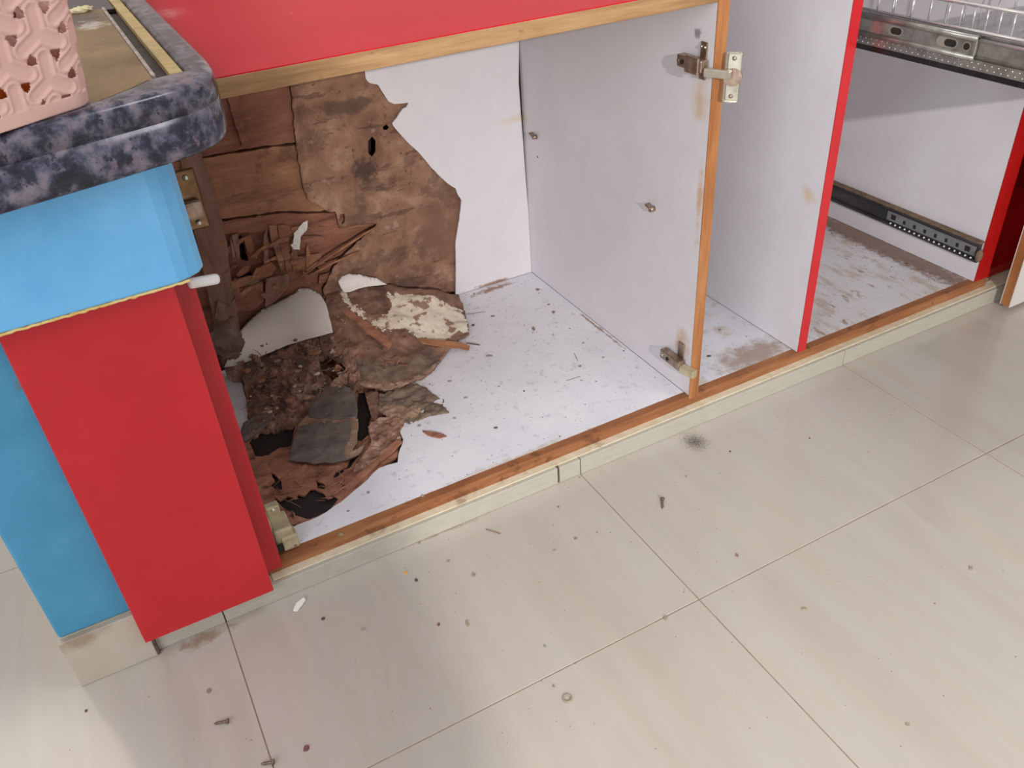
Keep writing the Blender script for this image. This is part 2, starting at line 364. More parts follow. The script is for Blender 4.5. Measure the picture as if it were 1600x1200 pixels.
class MB:
    def __init__(self):
        self.bm = bmesh.new()
    def box(self, x0, x1, y0, y1, z0, z1, bevel=0.0, seg=1, mi=0):
        b = bmesh.new()
        bmesh.ops.create_cube(b, size=1.0)
        for v in b.verts:
            v.co = Vector(((x0 + x1) / 2 + v.co.x * (x1 - x0), (y0 + y1) / 2 + v.co.y * (y1 - y0), (z0 + z1) / 2 + v.co.z * (z1 - z0)))
        if bevel:
            bmesh.ops.bevel(b, geom=b.edges[:], offset=bevel, segments=seg, affect='EDGES', profile=0.5)
        self._merge(b, mi)
        return self
    def _merge(self, b, mi=0, mtx=None):
        if mtx is not None:
            bmesh.ops.transform(b, matrix=mtx, verts=b.verts[:])
        vm = {}
        for v in b.verts:
            vm[v] = self.bm.verts.new(v.co)
        for f in b.faces:
            try:
                nf = self.bm.faces.new([vm[v] for v in f.verts])
                nf.material_index = mi if mi else f.material_index
                nf.smooth = f.smooth
            except ValueError:
                pass
        b.free()
    def obox(self, size, mtx, bevel=0.0, seg=1, mi=0):
        b = bmesh.new()
        bmesh.ops.create_cube(b, size=1.0)
        for v in b.verts:
            v.co = Vector((v.co.x * size[0], v.co.y * size[1], v.co.z * size[2]))
        if bevel:
            bmesh.ops.bevel(b, geom=b.edges[:], offset=bevel, segments=seg, affect='EDGES', profile=0.5)
        self._merge(b, mi, mtx)
        return self
    def cyl(self, p0, p1, r0, r1=None, seg=10, mi=0):
        p0, p1 = Vector(p0), Vector(p1)
        r1 = r0 if r1 is None else r1
        d = p1 - p0
        b = bmesh.new()
        bmesh.ops.create_cone(b, cap_ends=True, segments=seg, radius1=r0, radius2=r1, depth=d.length)
        q = d.to_track_quat('Z', 'Y').to_matrix().to_4x4()
        for f in b.faces:
            f.smooth = len(f.verts) == 4
        self._merge(b, mi, Matrix.Translation((p0 + p1) / 2) @ q)
        return self
    def ball(self, c, r, sub=2, mi=0, scale=(1, 1, 1)):
        b = bmesh.new()
        bmesh.ops.create_icosphere(b, subdivisions=sub, radius=r)
        for v in b.verts:
            v.co = Vector((v.co.x * scale[0], v.co.y * scale[1], v.co.z * scale[2]))
        for f in b.faces:
            f.smooth = True
        self._merge(b, mi, Matrix.Translation(Vector(c)))
        return self
    def tube(self, pts, r, seg=8, mi=0):
        pts = [Vector(p) for p in pts]
        rings = []
        for i, p in enumerate(pts):
            d = (pts[min(i + 1, len(pts) - 1)] - pts[max(i - 1, 0)]).normalized()
            q = d.to_track_quat('Z', 'Y')
            rr = r[i] if isinstance(r, (list, tuple)) else r
            rings.append([self.bm.verts.new(p + q @ Vector((rr * math.cos(a), rr * math.sin(a), 0)))
                          for a in [2 * math.pi * k / seg for k in range(seg)]])
        for a, b in zip(rings, rings[1:]):
            for k in range(seg):
                f = self.bm.faces.new((a[k], a[(k + 1) % seg], b[(k + 1) % seg], b[k]))
                f.smooth = True
                f.material_index = mi
        self.bm.faces.new(list(reversed(rings[0]))).material_index = mi
        self.bm.faces.new(rings[-1]).material_index = mi
        return self
    def prism(self, poly, z0, z1, bevel=0.0, seg=2, mi=0, where='both'):
        b = bmesh.new()
        lo = [b.verts.new((x, y, z0)) for x, y in poly]
        hi = [b.verts.new((x, y, z1)) for x, y in poly]
        n = len(poly)
        b.faces.new(hi)
        b.faces.new(list(reversed(lo)))
        for i in range(n):
            b.faces.new((lo[i], lo[(i + 1) % n], hi[(i + 1) % n], hi[i]))
        bmesh.ops.recalc_face_normals(b, faces=b.faces[:])
        if bevel:
            ed = [e for e in b.edges if len({round(v.co.z, 6) for v in e.verts}) == 1]
            if where != 'both':
                zz = z1 if where == 'top' else z0
                ed = [e for e in ed if abs(e.verts[0].co.z - zz) < 1e-6]
            bmesh.ops.bevel(b, geom=ed, offset=bevel, segments=seg, affect='EDGES', profile=0.5)
        self._merge(b, mi)
        return self
    def build(self, name, mats, parent=None, smooth=False, origin=None):
        bmesh.ops.recalc_face_normals(self.bm, faces=self.bm.faces[:])
        me = bpy.data.meshes.new(name)
        self.bm.to_mesh(me)
        self.bm.free()
        return finish(name, me, mats, parent, smooth, origin)

def inpoly(x, y, poly):
    c = False
    n = len(poly)
    j = n - 1
    for i in range(n):
        xi, yi = poly[i]
        xj, yj = poly[j]
        if (yi > y) != (yj > y) and x < (xj - xi) * (y - yi) / (yj - yi) + xi:
            c = not c
        j = i
    return c

def ragged(poly, step, amp, seed, keep=()):
    """subdivide a closed outline and roughen it, except on straight edges listed in keep"""
    out = []
    n = len(poly)
    for i in range(n):
        a, b = Vector(poly[i]), Vector(poly[(i + 1) % n])
        L = (b - a).length
        k = max(1, int(L / step))
        for t in range(k):
            p = a.lerp(b, t / k)
            if i not in keep and t and amp:
                nx = noise.noise(Vector((p.x * 90 + seed, p.y * 90, seed * 1.7)))
                nx2 = noise.noise(Vector((p.x * 260, p.y * 260 + seed, seed * 0.3)))
                nrm = Vector((-(b - a).y, (b - a).x)) / max(L, 1e-6)
                p = p + nrm * amp * (nx * 1.2 + nx2 * 0.8)
            out.append(p)
    return out

def sheet(outline, axes='xy', step=0.006, thick=0.002, amp=0.0, nscale=30.0, jag=0.002, seed=1.0,
          holes=(), patches=(), keep=(), flat=False):
    """A torn sheet: outline of 3-D points, triangulated, lifted by noise and given thickness.
    patches: (polygon, material index) marks where another surface shows."""
    if axes == 'xy':
        to2 = lambda p: (p[0], p[1]); h = lambda p: p[2]
    else:
        to2 = lambda p: (p[0], p[2]); h = lambda p: p[1]
    ctrl = []
    for i in range(len(outline)):
        a, b = outline[i], outline[(i + 1) % len(outline)]
        pa, pb = Vector(to2(a)), Vector(to2(b))
        k = max(1, int((pb - pa).length / max(step, 0.004)))
        for t in range(k):
            ctrl.append((pa.lerp(pb, t / k), h(a) + (h(b) - h(a)) * t / k))
    out = ragged([to2(p) for p in outline], step, jag, seed, keep)
    hls = [ragged(q, step, jag * 0.7, seed + 5 + i) for i, q in enumerate(holes)]
    V, E = [], []
    def loop(lp):
        s = len(V)
        V.extend(lp)
        for i in range(len(lp)):
            E.append((s + i, s + (i + 1) % len(lp)))
    loop(out)
    for q in hls:
        loop(q)
    xs = [p.x for p in out]; ys = [p.y for p in out]
    po = [(p.x, p.y) for p in out]
    ph = [[(p.x, p.y) for p in q] for q in hls]
    rnd = random.Random(int(seed * 100))
    y = min(ys) + step / 2
    row = 0
    while y < max(ys):
        x = min(xs) + step / 2 + (row % 2) * step / 2
        while x < max(xs):
            px, py = x + rnd.uniform(-.2, .2) * step, y + rnd.uniform(-.2, .2) * step
            if inpoly(px, py, po) and not any(inpoly(px, py, q) for q in ph):
                V.append(Vector((px, py)))
            x += step
        y += step * 0.866
        row += 1
    vs, es, fs, *_ = delaunay_2d_cdt([Vector(v) for v in V], E, [], 0, 1e-6)
    tris = []
    for f in fs:
        c = sum((vs[i] for i in f), Vector((0, 0))) / len(f)
        if inpoly(c.x, c.y, po) and not any(inpoly(c.x, c.y, q) for q in ph):
            tris.append(tuple(f))
    def height(v):
        sw = sh = 0.0
        for p, hh in ctrl:
            w = 1.0 / ((p - v).length_squared + 1e-6) ** 1.2
            sw += w; sh += w * hh
        return sh / sw
    verts, n = [], len(vs)
    for v in vs:
        hh = height(v) if not flat else ctrl[0][1]
        if amp:
            hh += amp * (noise.fractal(Vector((v.x * nscale, v.y * nscale, seed)), 0.9, 2.1, 4))
        verts.append((v.x, v.y, hh) if axes == 'xy' else (v.x, hh, v.y))
    sgn = -thick if axes == 'xy' else thick
    allv = verts + [(a, b, c + sgn) if axes == 'xy' else (a, b + sgn, c) for a, b, c in verts]
    faces, mi = [], []
    cnt = {}
    for f in tris:
        c = sum((vs[i] for i in f), Vector((0, 0))) / 3
        k = 0
        for poly, idx in patches:
            jx = 0.006 * noise.noise(Vector((c.x * 120, c.y * 120, seed + 9))) + 0.003 * noise.noise(Vector((c.x * 320, c.y * 320, seed)))
            if inpoly(c.x + jx, c.y + jx, poly):
                k = idx
        faces.append(f); mi.append(k)
        faces.append(tuple(n + i for i in reversed(f))); mi.append(0)
        for a, b in zip(f, f[1:] + f[:1]):
            cnt[(a, b)] = cnt.get((a, b), 0) + 1
    for (a, b) in list(cnt):
        if (b, a) not in cnt:
            faces.append((b, a, n + a, n + b)); mi.append(0)
    me = bpy.data.meshes.new('sheet')
    me.from_pydata(allv, [], faces)
    for p, k in zip(me.polygons, mi):
        p.material_index = k
    bm = bmesh.new(); bm.from_mesh(me)
    bmesh.ops.recalc_face_normals(bm, faces=bm.faces[:])
    bm.to_mesh(me); bm.free()
    return me

# ------------------------------------------------------------------ floor, walls
W = 0.6
fl = MB().box(-2.99, 2.99, -3.30, 1.486, -0.06, -0.0015).build('floor', 'grout', origin=(0, 0, -0.06))
fl['kind'] = 'structure'
tb = MB().box(0, W - 0.0016, 0, W - 0.0016, -0.014, 0.0, 0.0005)
tile0 = None
ROW = -0.3147
for j in range(-5, 3):
    for i in range(-5, 5):
        x, y = i * W + 0.0008, ROW + j * W + 0.0008
        if tile0 is None:
            tile0 = tb.build('tile', 'tile', origin=(0, 0, 0))
            o = tile0
        else:
            o = tile0.copy()
            COL.objects.link(o)
        o.parent = fl
        o.location = (x, y, 0.06)
wb = MB().box(-0.527, 2.99, 0.665, 0.78, -0.004, 2.6).build('wall_back', 'plaster')
wb['kind'] = 'structure'

# plinth under the cabinet, tiled
pl_core = MB().box(-0.694, 1.9, 0.011, 0.60, 0.0, 0.033).build('trim_1', 'mortar', origin=(0.6, 0.3, 0))
pl_core['kind'] = 'structure'
for k, (a, b) in enumerate([(-0.6945, -0.6008), (-0.5992, -0.0445), (-0.0405, -0.0008), (0.0008, 0.5992), (0.6008, 1.1992), (1.2008, 1.9)]):
    MB().box(a, b, 0.0, 0.0105, 0.0003, 0.0335, 0.0008).build('tile', 'plinth', pl_core)
MB().box(-0.522, 1.89, 0.006, 0.03, 0.0335, 0.0362, 0.001).build('mortar_bed', 'mortar', pl_core)
MB().box(-0.0445, -0.0405, 0.003, 0.0105, 0.0003, 0.0335).build('grout_joint', 'chip_dark', pl_core)

# ------------------------------------------------------------------ blue pillar
pil = thing('pillar', 'blue painted masonry pillar at the left holding up the granite counter', 'pillar', (-0.66, 0.2, 0))
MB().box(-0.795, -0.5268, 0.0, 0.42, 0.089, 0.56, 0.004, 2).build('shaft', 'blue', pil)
MB().box(-0.795, -0.6955, 0.0002, 0.42, 0.0005, 0.0888).build('base_core', 'mortar', pil)
MB().box(-0.6955, -0.5268, 0.0002, 0.42, 0.0340, 0.0888).build('base_core', 'mortar', pil)
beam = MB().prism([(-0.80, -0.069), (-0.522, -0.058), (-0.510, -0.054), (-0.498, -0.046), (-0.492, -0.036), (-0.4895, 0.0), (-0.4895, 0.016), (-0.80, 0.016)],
                  0.553, 0.689, 0.003, 2).build('beam_end', 'blue_lit', pil)
beam['label'] = 'blue beam end under the counter, lightened as if lit from above'
MB().box(-0.797, -0.697, -0.0085, 0.0, 0.0003, 0.089, 0.001).build('base_tile', 'base_tile', pil)
pts = []
for i in range(60):
    t = i / 59
    pts.append((-0.795 + t * 0.285, -0.0668 + t * 0.0118, 0.5515 + 0.0012 * noise.noise(Vector((i * 0.9, 0, 0)))))
MB().tube(pts, [0.0016 + 0.0014 * abs(noise.noise(Vector((i * 0.5, 4, 0)))) for i in range(60)], 6).build('caulk_bead', 'caulk', pil, True)
MB().box(-0.697, -0.6935, -0.0075, 0.001, 0.0003, 0.045).build('grout_joint', 'chip_dark', pil)

tag(MB().box(-0.7028, -0.526, -0.020, -0.0005, 0.0425, 0.5505, 0.0008).build('red_panel', 'red'),
    'glossy red laminate panel fixed upright on the front of the blue pillar', 'panel')

# ------------------------------------------------------------------ base cabinet
cab = thing('base_cabinet', 'doorless red and white kitchen base cabinet with its back rotted away', 'cabinet', (0.25, 0.3, 0.036))
XL0, XD1, XD2, XD3 = -0.503, 0.239, 0.4925, 0.978
YF, YB = 0.02, 0.589
ZB, ZT = 0.057, 0.7055
sp = MB().box(XL0 - 0.0205, XL0, YF + 0.001, YB, 0.0572, ZT, 0.0005).build('side_panel', 'white', cab)
MB().box(XL0 - 0.0235, XL0 + 0.0003, YF - 0.003, YF + 0.001, 0.045, ZT).build('edge_band', 'red', sp)['label'] = 'red front edge of the left side'
d1 = MB().box(XD1, XD1 + 0.0195, YF + 0.001, YB + 0.02, 0.0572, 0.727, 0.0005).build('divider', 'white', cab)
d1['label'] = 'white divider with a bare wood front edge'
MB().box(XD1 - 0.0002, XD1 + 0.0197, YF - 0.0005, YF + 0.001, 0.05, 0.7272).build('bare_edge', 'ply_edge_up', d1)
d2 = MB().box(XD2, XD2 + 0.0195, YF + 0.001, YB + 0.02, 0.0572, 0.742, 0.0005).build('divider', 'white', cab)
d2['label'] = 'white divider with a red front edge'
MB().box(XD2 - 0.0002, XD2 + 0.0197, YF - 0.0005, YF + 0.001, 0.0572, 0.742).build('edge_band', 'red', d2)
d3 = MB().box(XD3, XD3 + 0.0195, YF + 0.001, YB + 0.02, 0.0572, 0.742, 0.0005).build('divider', 'white', cab)
MB().box(XD3 - 0.0002, XD3 + 0.0197, YF - 0.0005, YF + 0.001, 0.0572, 0.742).build('edge_band', 'dark_red', d3)
d4 = MB().box(XD3 + 0.0205, XD3 + 0.040, YF + 0.001, YB, 0.0572, 0.742, 0.0005).build('side_panel', 'dark_red', cab)
MB().box(XD3 + 0.0203, XD3 + 0.0402, YF - 0.0005, YF + 0.001, 0.0572, 0.742).build('edge_band', 'dark_red', d4)
MB().box(XD3 + 0.0405, 1.50, YF + 0.02, YB, 0.0363, 0.0570).build('bottom_board', 'dark_red', cab)
MB().box(XD3 + 0.0405, 1.50, YB, YB + 0.006, 0.0572, 0.742).build('back_panel', 'void', cab)
MB().box(1.481, 1.50, YF + 0.001, YB, 0.0572, 0.742).build('side_panel', 'dark_red', cab)
# top boards
tp = MB().box(XL0 - 0.0205, XD1 - 0.0003, YF, YB + 0.02, ZT + 0.0003, 0.7265, 0.0006).build('top_board', 'ply_edge_top', cab)
MB().box(XL0 - 0.0205, XD1 - 0.0003, YF + 0.0008, YB + 0.02, 0.7265, 0.7278).build('top_laminate', 'red_top', tp)
MB().box(XD1 + 0.02, 1.50, YF + 0.02, YB + 0.02, 0.7425, 0.762).build('top_board', 'white', cab)
# bottom
bb = MB().box(XL0 - 0.0205, XD3 + 0.04, YF + 0.014, YB + 0.02, 0.0363, 0.0440).build('bottom_board', 'void', cab)
me = sheet([(XL0 - 0.021, YF, 0.0568), (XD3 + 0.04, YF, 0.0568), (XD3 + 0.04, YF + 0.015, 0.0568), (XL0 - 0.021, YF + 0.015, 0.0568)],
           'xy', 0.008, 0.0205, 0, 30, 0.0009, 4.0, keep=(0, 1, 3), flat=True)
finish('bare_edge', me, 'ply_edge', bb)
tear = [(-0.0224, 0.5822), (-0.0911, 0.4669), (-0.1481, 0.3805), (-0.1956, 0.2876), (-0.2232, 0.2292), (-0.2393, 0.2046), (-0.2421, 0.183), (-0.2645, 0.1494), (-0.2734, 0.1309), (-0.3047, 0.134), (-0.344, 0.1104), (-0.383, 0.0909), (-0.4129, 0.0799), (-0.4398, 0.076), (-0.4597, 0.077), (-0.4839, 0.0712)]
lam = [(x, y, 0.057) for x, y in tear] + [(XL0 + 0.001, 0.085, 0.057), (XL0 + 0.001, YF + 0.015, 0.057), (XD1 - 0.0005, YF + 0.015, 0.057), (XD1 - 0.0005, YB - 0.001, 0.057), (tear[0][0], YB - 0.001, 0.057)]
nt_ = len(tear)
me = sheet(lam, 'xy', 0.012, 0.005, 0, 30, 0.0022, 2.0, keep=tuple(range(nt_ - 1, nt_ + 5)), flat=True)
finish('floor_laminate', me, 'white_floor', bb)['label'] = 'torn white laminate of the cabinet floor'
MB().box(XD1 + 0.0198, XD2 - 0.0003, YF + 0.0152, YB, 0.0441, 0.057).build('floor_laminate', 'slot_floor', bb)
MB().box(XD2 + 0.0198, XD3 - 0.0003, YF + 0.0152, YB, 0.0441, 0.057).build('floor_laminate', 'dirty_floor', bb)
# leftover strip of laminate by the left side
rem = [(-0.4587, 0.5787, 0.056), (-0.44, 0.5297, 0.056), (-0.447, 0.4595, 0.056), (-0.4581, 0.39, 0.056), (-0.4731, 0.3709, 0.056), (-0.4975, 0.3395, 0.056)]
rem = rem + [(XL0 + 0.002, rem[-1][1], 0.056), (XL0 + 0.002, rem[0][1], 0.056)]
finish('floor_laminate', sheet(rem, 'xy', 0.006, 0.004, 0, 30, 0.0015, 6.0, keep=(5, 6, 7), flat=True), 'white_floor', bb)
# rotten wooden core under the torn laminate, with dark voids
dh = [[(-0.4599, 0.3465), (-0.4356, 0.3537), (-0.4229, 0.3488), (-0.3909, 0.3316), (-0.4131, 0.2789), (-0.4322, 0.2834), (-0.4547, 0.275), (-0.4743, 0.2829), (-0.4735, 0.333)],
      [(-0.2573, 0.3703), (-0.2419, 0.3602), (-0.2478, 0.314), (-0.2612, 0.2882), (-0.2795, 0.2536), (-0.2824, 0.2362), (-0.3042, 0.225), (-0.3156, 0.2323), (-0.297, 0.2648), (-0.2714, 0.3363)],
      [(-0.4764, 0.1693), (-0.4687, 0.1514), (-0.4549, 0.1559), (-0.4458, 0.1436), (-0.4392, 0.1501), (-0.4305, 0.142), (-0.418, 0.1515), (-0.4119, 0.1504), (-0.402, 0.1308), (-0.4009, 0.1143), (-0.3921, 0.1167), (-0.385, 0.1044), (-0.4067, 0.0871), (-0.4386, 0.0845), (-0.4549, 0.102), (-0.4677, 0.1327)],
      [(-0.4627, 0.2265), (-0.457, 0.2173), (-0.4527, 0.1978), (-0.4572, 0.176), (-0.4667, 0.182), (-0.4717, 0.1987), (-0.4623, 0.2039)],
      [(-0.4031, 0.168), (-0.3941, 0.1501), (-0.3978, 0.1388), (-0.4068, 0.1512)],
      [(-0.3223, 0.199), (-0.3198, 0.1914), (-0.3411, 0.1698), (-0.357, 0.1628), (-0.374, 0.1567), (-0.3773, 0.1615), (-0.3672, 0.172), (-0.348, 0.1742), (-0.3372, 0.1906)]]
core = [(-0.1317, 0.4223), (-0.1818, 0.3018), (-0.2163, 0.2548), (-0.2695, 0.1526), (-0.3072, 0.138), (-0.3491, 0.1146), (-0.3784, 0.0925), (-0.4087, 0.0808), (-0.4399, 0.0803), (-0.4685, 0.0867), (-0.493, 0.089)]
core3 = [(x + 0.004, y, 0.0515) for x, y in core] + [(XL0 + 0.002, 0.10, 0.0515), (XL0 + 0.002, 0.56, 0.0515), (core[0][0], 0.56, 0.0515)]
me = sheet(core3, 'xy', 0.0045, 0.0035, 0.0022, 60, 0.0012, 11.0, holes=dh)
finish('rotten_core', me, 'rot_wood', bb)['label'] = 'rotten orange brown wood with dark voids'
# back panel with the torn hole
tearb = [(-0.0753, 0.5708), (-0.0781, 0.5546), (-0.0786, 0.5429), (-0.0733, 0.5351), (-0.0576, 0.5288), (-0.0506, 0.5137), (-0.0421, 0.4956), (-0.0316, 0.4889), (-0.0145, 0.4867), (-0.003, 0.4858), (-0.0079, 0.4789), (-0.0159, 0.4769), (-0.0226, 0.4711), (-0.0296, 0.4635), (-0.0406, 0.4548), (-0.0395, 0.4492), (-0.03, 0.4343), (-0.0153, 0.4125), (0.0053, 0.3871), (0.0223, 0.3599), (0.0399, 0.334), (0.0585, 0.3114), (0.0741, 0.2973), (0.077, 0.2842), (0.0843, 0.2698), (0.0797, 0.2478), (0.0723, 0.2196), (0.0612, 0.1788), (0.0573, 0.1349), (0.0485, 0.0628)]
bp = [(tearb[0][0], YB, ZT - 0.001)] + [(x, YB, max(z, 0.0572)) for x, z in tearb[1:]] + \
     [(tearb[-1][0], YB, 0.0572), (XD1 - 0.0006, YB, 0.0572), (XD1 - 0.0006, YB, 0.20), (XD1 - 0.0030, YB, 0.28), (XD1 - 0.0042, YB, 0.36),
      (XD1 - 0.0060, YB, 0.42), (XD1 - 0.0070, YB, 0.48), (XD1 - 0.0040, YB, 0.52), (XD1 - 0.0012, YB, 0.56), (XD1 - 0.001, YB, ZT - 0.001)]
nb = len(bp)
me = sheet(bp, 'xz', 0.009, 0.004, 0, 30, 0.0009, 3.0, keep=tuple(range(nb - 10, nb)), flat=True)
bpo = finish('back_panel', me, 'white', cab)
bpo['label'] = 'torn white back panel'
MB().box(0.2255, XD1 - 0.0003, YB + 0.0042, YB + 0.0052, 0.10, 0.70).build('gap_shade_strip', 'void', cab)  # added dark strip standing in for shade in the corner gap
MB().box(XD1 + 0.02, XD2 - 0.0003, YB, YB + 0.006, 0.0572, 0.742).build('back_panel', 'white', cab)
MB().box(XD2 + 0.02, XD3 - 0.0003, YB, YB + 0.006, 0.0572, 0.742).build('back_panel', 'white', cab)
# stained plywood sheet behind it
ply = [(-0.2114, 0.596, 0.591), (-0.2187, 0.596, 0.5099), (-0.2261, 0.596, 0.4477), (-0.228, 0.596, 0.3874), (-0.2265, 0.596, 0.3468), (-0.2082, 0.596, 0.3318), (-0.195, 0.596, 0.3153), (-0.178, 0.596, 0.3096), (-0.1756, 0.596, 0.2742), (-0.1566, 0.596, 0.2772), (-0.0986, 0.596, 0.263), (-0.1347, 0.596, 0.2423), (-0.1663, 0.596, 0.2233), (-0.2051, 0.596, 0.195), (-0.2325, 0.596, 0.1572), (-0.2339, 0.596, 0.1012), (0.0813, 0.596, -0.0033), (0.1455, 0.596, 0.2697), (0.0128, 0.596, 0.5631)]
ply = [(x, 0.596, min(max(z, 0.058), ZT - 0.002)) for x, y, z in ply]
phole = [(-0.0904, 0.4288), (-0.0815, 0.4361), (-0.0763, 0.4276), (-0.0784, 0.4076), (-0.0879, 0.3977), (-0.094, 0.4073)]
phole2 = [(-0.1698, 0.3022), (-0.162, 0.3021), (-0.1637, 0.2845), (-0.1693, 0.2799), (-0.1727, 0.2909)]
phole3 = [(-0.0581, 0.4494), (-0.0499, 0.4524), (-0.0451, 0.4456), (-0.0508, 0.4416), (-0.0571, 0.4437)]
me = sheet(ply, 'xz', 0.006, 0.004, 0.003, 26, 0.0022, 8.0, holes=[phole, phole2, phole3])
finish('inner_plywood', me, 'rot_ply', cab, True)['label'] = 'water stained brown plywood behind the torn back'

# ------------------------------------------------------------------ old planks and studs behind the hole
def back_board(name, uvw, y, material, seed, thick=0.012, jag=0.0016, parent=None, holes=()):
    me = sheet([(x, y, z) for x, z in uvw], 'xz', 0.008, thick, 0.003, 25, jag, seed, holes=holes)
    return finish(name, me, material, parent)
frame = thing('plank_backing', 'exposed old brown planks and studs behind the hole in the cabinet back', 'planks', (-0.30, 0.625, 0.058))
MB().box(-0.524, 0.236, 0.652, 0.658, 0.045, 0.705).build('shade_backing', 'void', frame)  # added dark sheet in place of the shade behind the planks
back_board('plank', [(-0.4672, 0.5919), (-0.0782, 0.5753), (-0.1035, 0.4304), (-0.2213, 0.4511), (-0.2875, 0.4573), (-0.361, 0.4609), (-0.3777, 0.4612), (-0.4865, 0.4712)], 0.614, 'plank_red', 21, parent=frame)
back_board('plank', [(-0.4858, 0.4665), (-0.3775, 0.4576), (-0.3608, 0.4573), (-0.2885, 0.4529), (-0.2482, 0.4487), (-0.213, 0.4445), (-0.1043, 0.4256), (-0.1259, 0.3018), (-0.2029, 0.311), (-0.2747, 0.3297), (-0.3685, 0.3415), (-0.4023, 0.3467), (-0.4916, 0.3594)], 0.613, 'plank', 22, parent=frame)
back_board('plank', [(-0.4909, 0.3542), (-0.4032, 0.3431), (-0.3683, 0.3376), (-0.2755, 0.326), (-0.2036, 0.3072), (-0.0746, 0.2845), (-0.0803, 0.2485), (-0.1593, 0.2643), (-0.2084, 0.2831), (-0.246, 0.2878), (-0.2938, 0.2995), (-0.33, 0.3028), (-0.3924, 0.3173), (-0.4918, 0.3321)], 0.611, 'plank_red', 23, parent=frame)
back_board('plank', [(-0.4904, 0.3361), (-0.0773, 0.2476), (-0.0853, 0.0067), (-0.1188, -0.0148), (-0.5282, 0.0076)], 0.624, 'plank_red', 24, parent=frame, holes=[[(-0.3708, 0.2997), (-0.3555, 0.2981), (-0.3553, 0.2688), (-0.3562, 0.2447), (-0.3714, 0.2532), (-0.3736, 0.274)], [(-0.2692, 0.2135), (-0.2339, 0.2059), (-0.2246, 0.1859), (-0.257, 0.1842)], [(-0.3776, 0.218), (-0.3565, 0.2227), (-0.355, 0.2083), (-0.3756, 0.2062)]])
back_board('stud', [(-0.4007, 0.6621), (-0.3796, 0.6587), (-0.3903, 0.4874), (-0.3876, 0.4444), (-0.3848, 0.3865), (-0.3849, 0.3369), (-0.3914, 0.274), (-0.3985, 0.2222), (-0.403, 0.1748), (-0.4129, 0.0524), (-0.4564, 0.053), (-0.4431, 0.2359), (-0.4323, 0.4104)], 0.604, 'stud', 25, parent=frame)
back_board('batten', [(-0.322, 0.5658), (-0.3011, 0.5619), (-0.3091, 0.465), (-0.3181, 0.4658), (-0.3205, 0.5107)], 0.606, 'plank_red', 26, parent=frame)
shards = [
 ([(-0.3567, 0.2998), (-0.3436, 0.304), (-0.3416, 0.2717), (-0.3412, 0.2528), (-0.3487, 0.2577), (-0.3559, 0.2732)], 0.607),
 ([(-0.3051, 0.3113), (-0.2912, 0.3076), (-0.292, 0.2707), (-0.2933, 0.219), (-0.3022, 0.2133), (-0.3048, 0.2472), (-0.3078, 0.2778)], 0.608),
 ([(-0.2892, 0.3078), (-0.2704, 0.3027), (-0.2771, 0.2605), (-0.2821, 0.2137), (-0.2929, 0.2114), (-0.2933, 0.2556)], 0.606),
 ([(-0.3758, 0.3106), (-0.3634, 0.3124), (-0.3714, 0.2607), (-0.3773, 0.2664)], 0.606),
 ([(-0.3488, 0.2345), (-0.3178, 0.239), (-0.3107, 0.2259), (-0.3237, 0.2132), (-0.3478, 0.2122), (-0.3688, 0.213)], 0.604),
 ([(-0.401, 0.2238), (-0.3457, 0.2235), (-0.3446, 0.2121), (-0.4026, 0.2078)], 0.602),
 ([(-0.4034, 0.2007), (-0.3429, 0.2042), (-0.3498, 0.1638), (-0.3678, 0.1523), (-0.41, 0.1547)], 0.606),
 ([(-0.3351, 0.2087), (-0.2922, 0.2069), (-0.295, 0.1822), (-0.3263, 0.1576), (-0.351, 0.1511)], 0.603),
 ([(-0.2769, 0.248), (-0.2652, 0.2488), (-0.2692, 0.2182), (-0.2814, 0.2092)], 0.603),
 ([(-0.2616, 0.2347), (-0.2212, 0.2286), (-0.2179, 0.2051), (-0.2535, 0.1987), (-0.2745, 0.2106)], 0.608),
 ([(-0.2313, 0.1856), (-0.2047, 0.1847), (-0.2137, 0.1657), (-0.2376, 0.1673)], 0.603),
 ([(-0.4335, 0.1935), (-0.4158, 0.1766), (-0.4186, 0.146), (-0.434, 0.144), (-0.4474, 0.1586)], 0.6)]
for k, (uv, y) in enumerate(shards):
    me = sheet([(x, y, z) for x, z in uv], 'xz', 0.006, 0.004, 0.003, 40, 0.0012, 30 + k)
    finish('splinter', me, ('shard', 'plank', 'plank_red', 'stud')[k % 4], frame)
rs = random.Random(17)
for k in range(26):
    cx_, cz_ = rs.uniform(-0.405, -0.215), rs.uniform(0.165, 0.300)
    L_, w_, a_ = rs.uniform(0.02, 0.055), rs.uniform(0.003, 0.008), rs.choice([rs.uniform(1.2, 1.9), rs.uniform(-0.3, 0.5)])
    y_ = rs.uniform(0.601, 0.612)
    pts_ = []
    for u_, v_ in ((-1, -0.4), (-0.3, -1), (0.6, -0.8), (1.1, -0.1), (0.7, 0.7), (-0.2, 1.0), (-0.9, 0.6)):
        px_, pz_ = u_ * L_ / 2 * rs.uniform(0.8, 1.2), v_ * w_ * rs.uniform(0.6, 1.3)
        pts_.append((cx_ + px_ * math.cos(a_) - pz_ * math.sin(a_), y_, cz_ + px_ * math.sin(a_) + pz_ * math.cos(a_)))
    me = sheet(pts_, 'xz', 0.005, 0.003, 0.004, 60, 0.0012, 200 + k)
    finish('splinter', me, ('plank_red', 'stud', 'shard', 'plank_red', 'plank')[k % 5], frame)
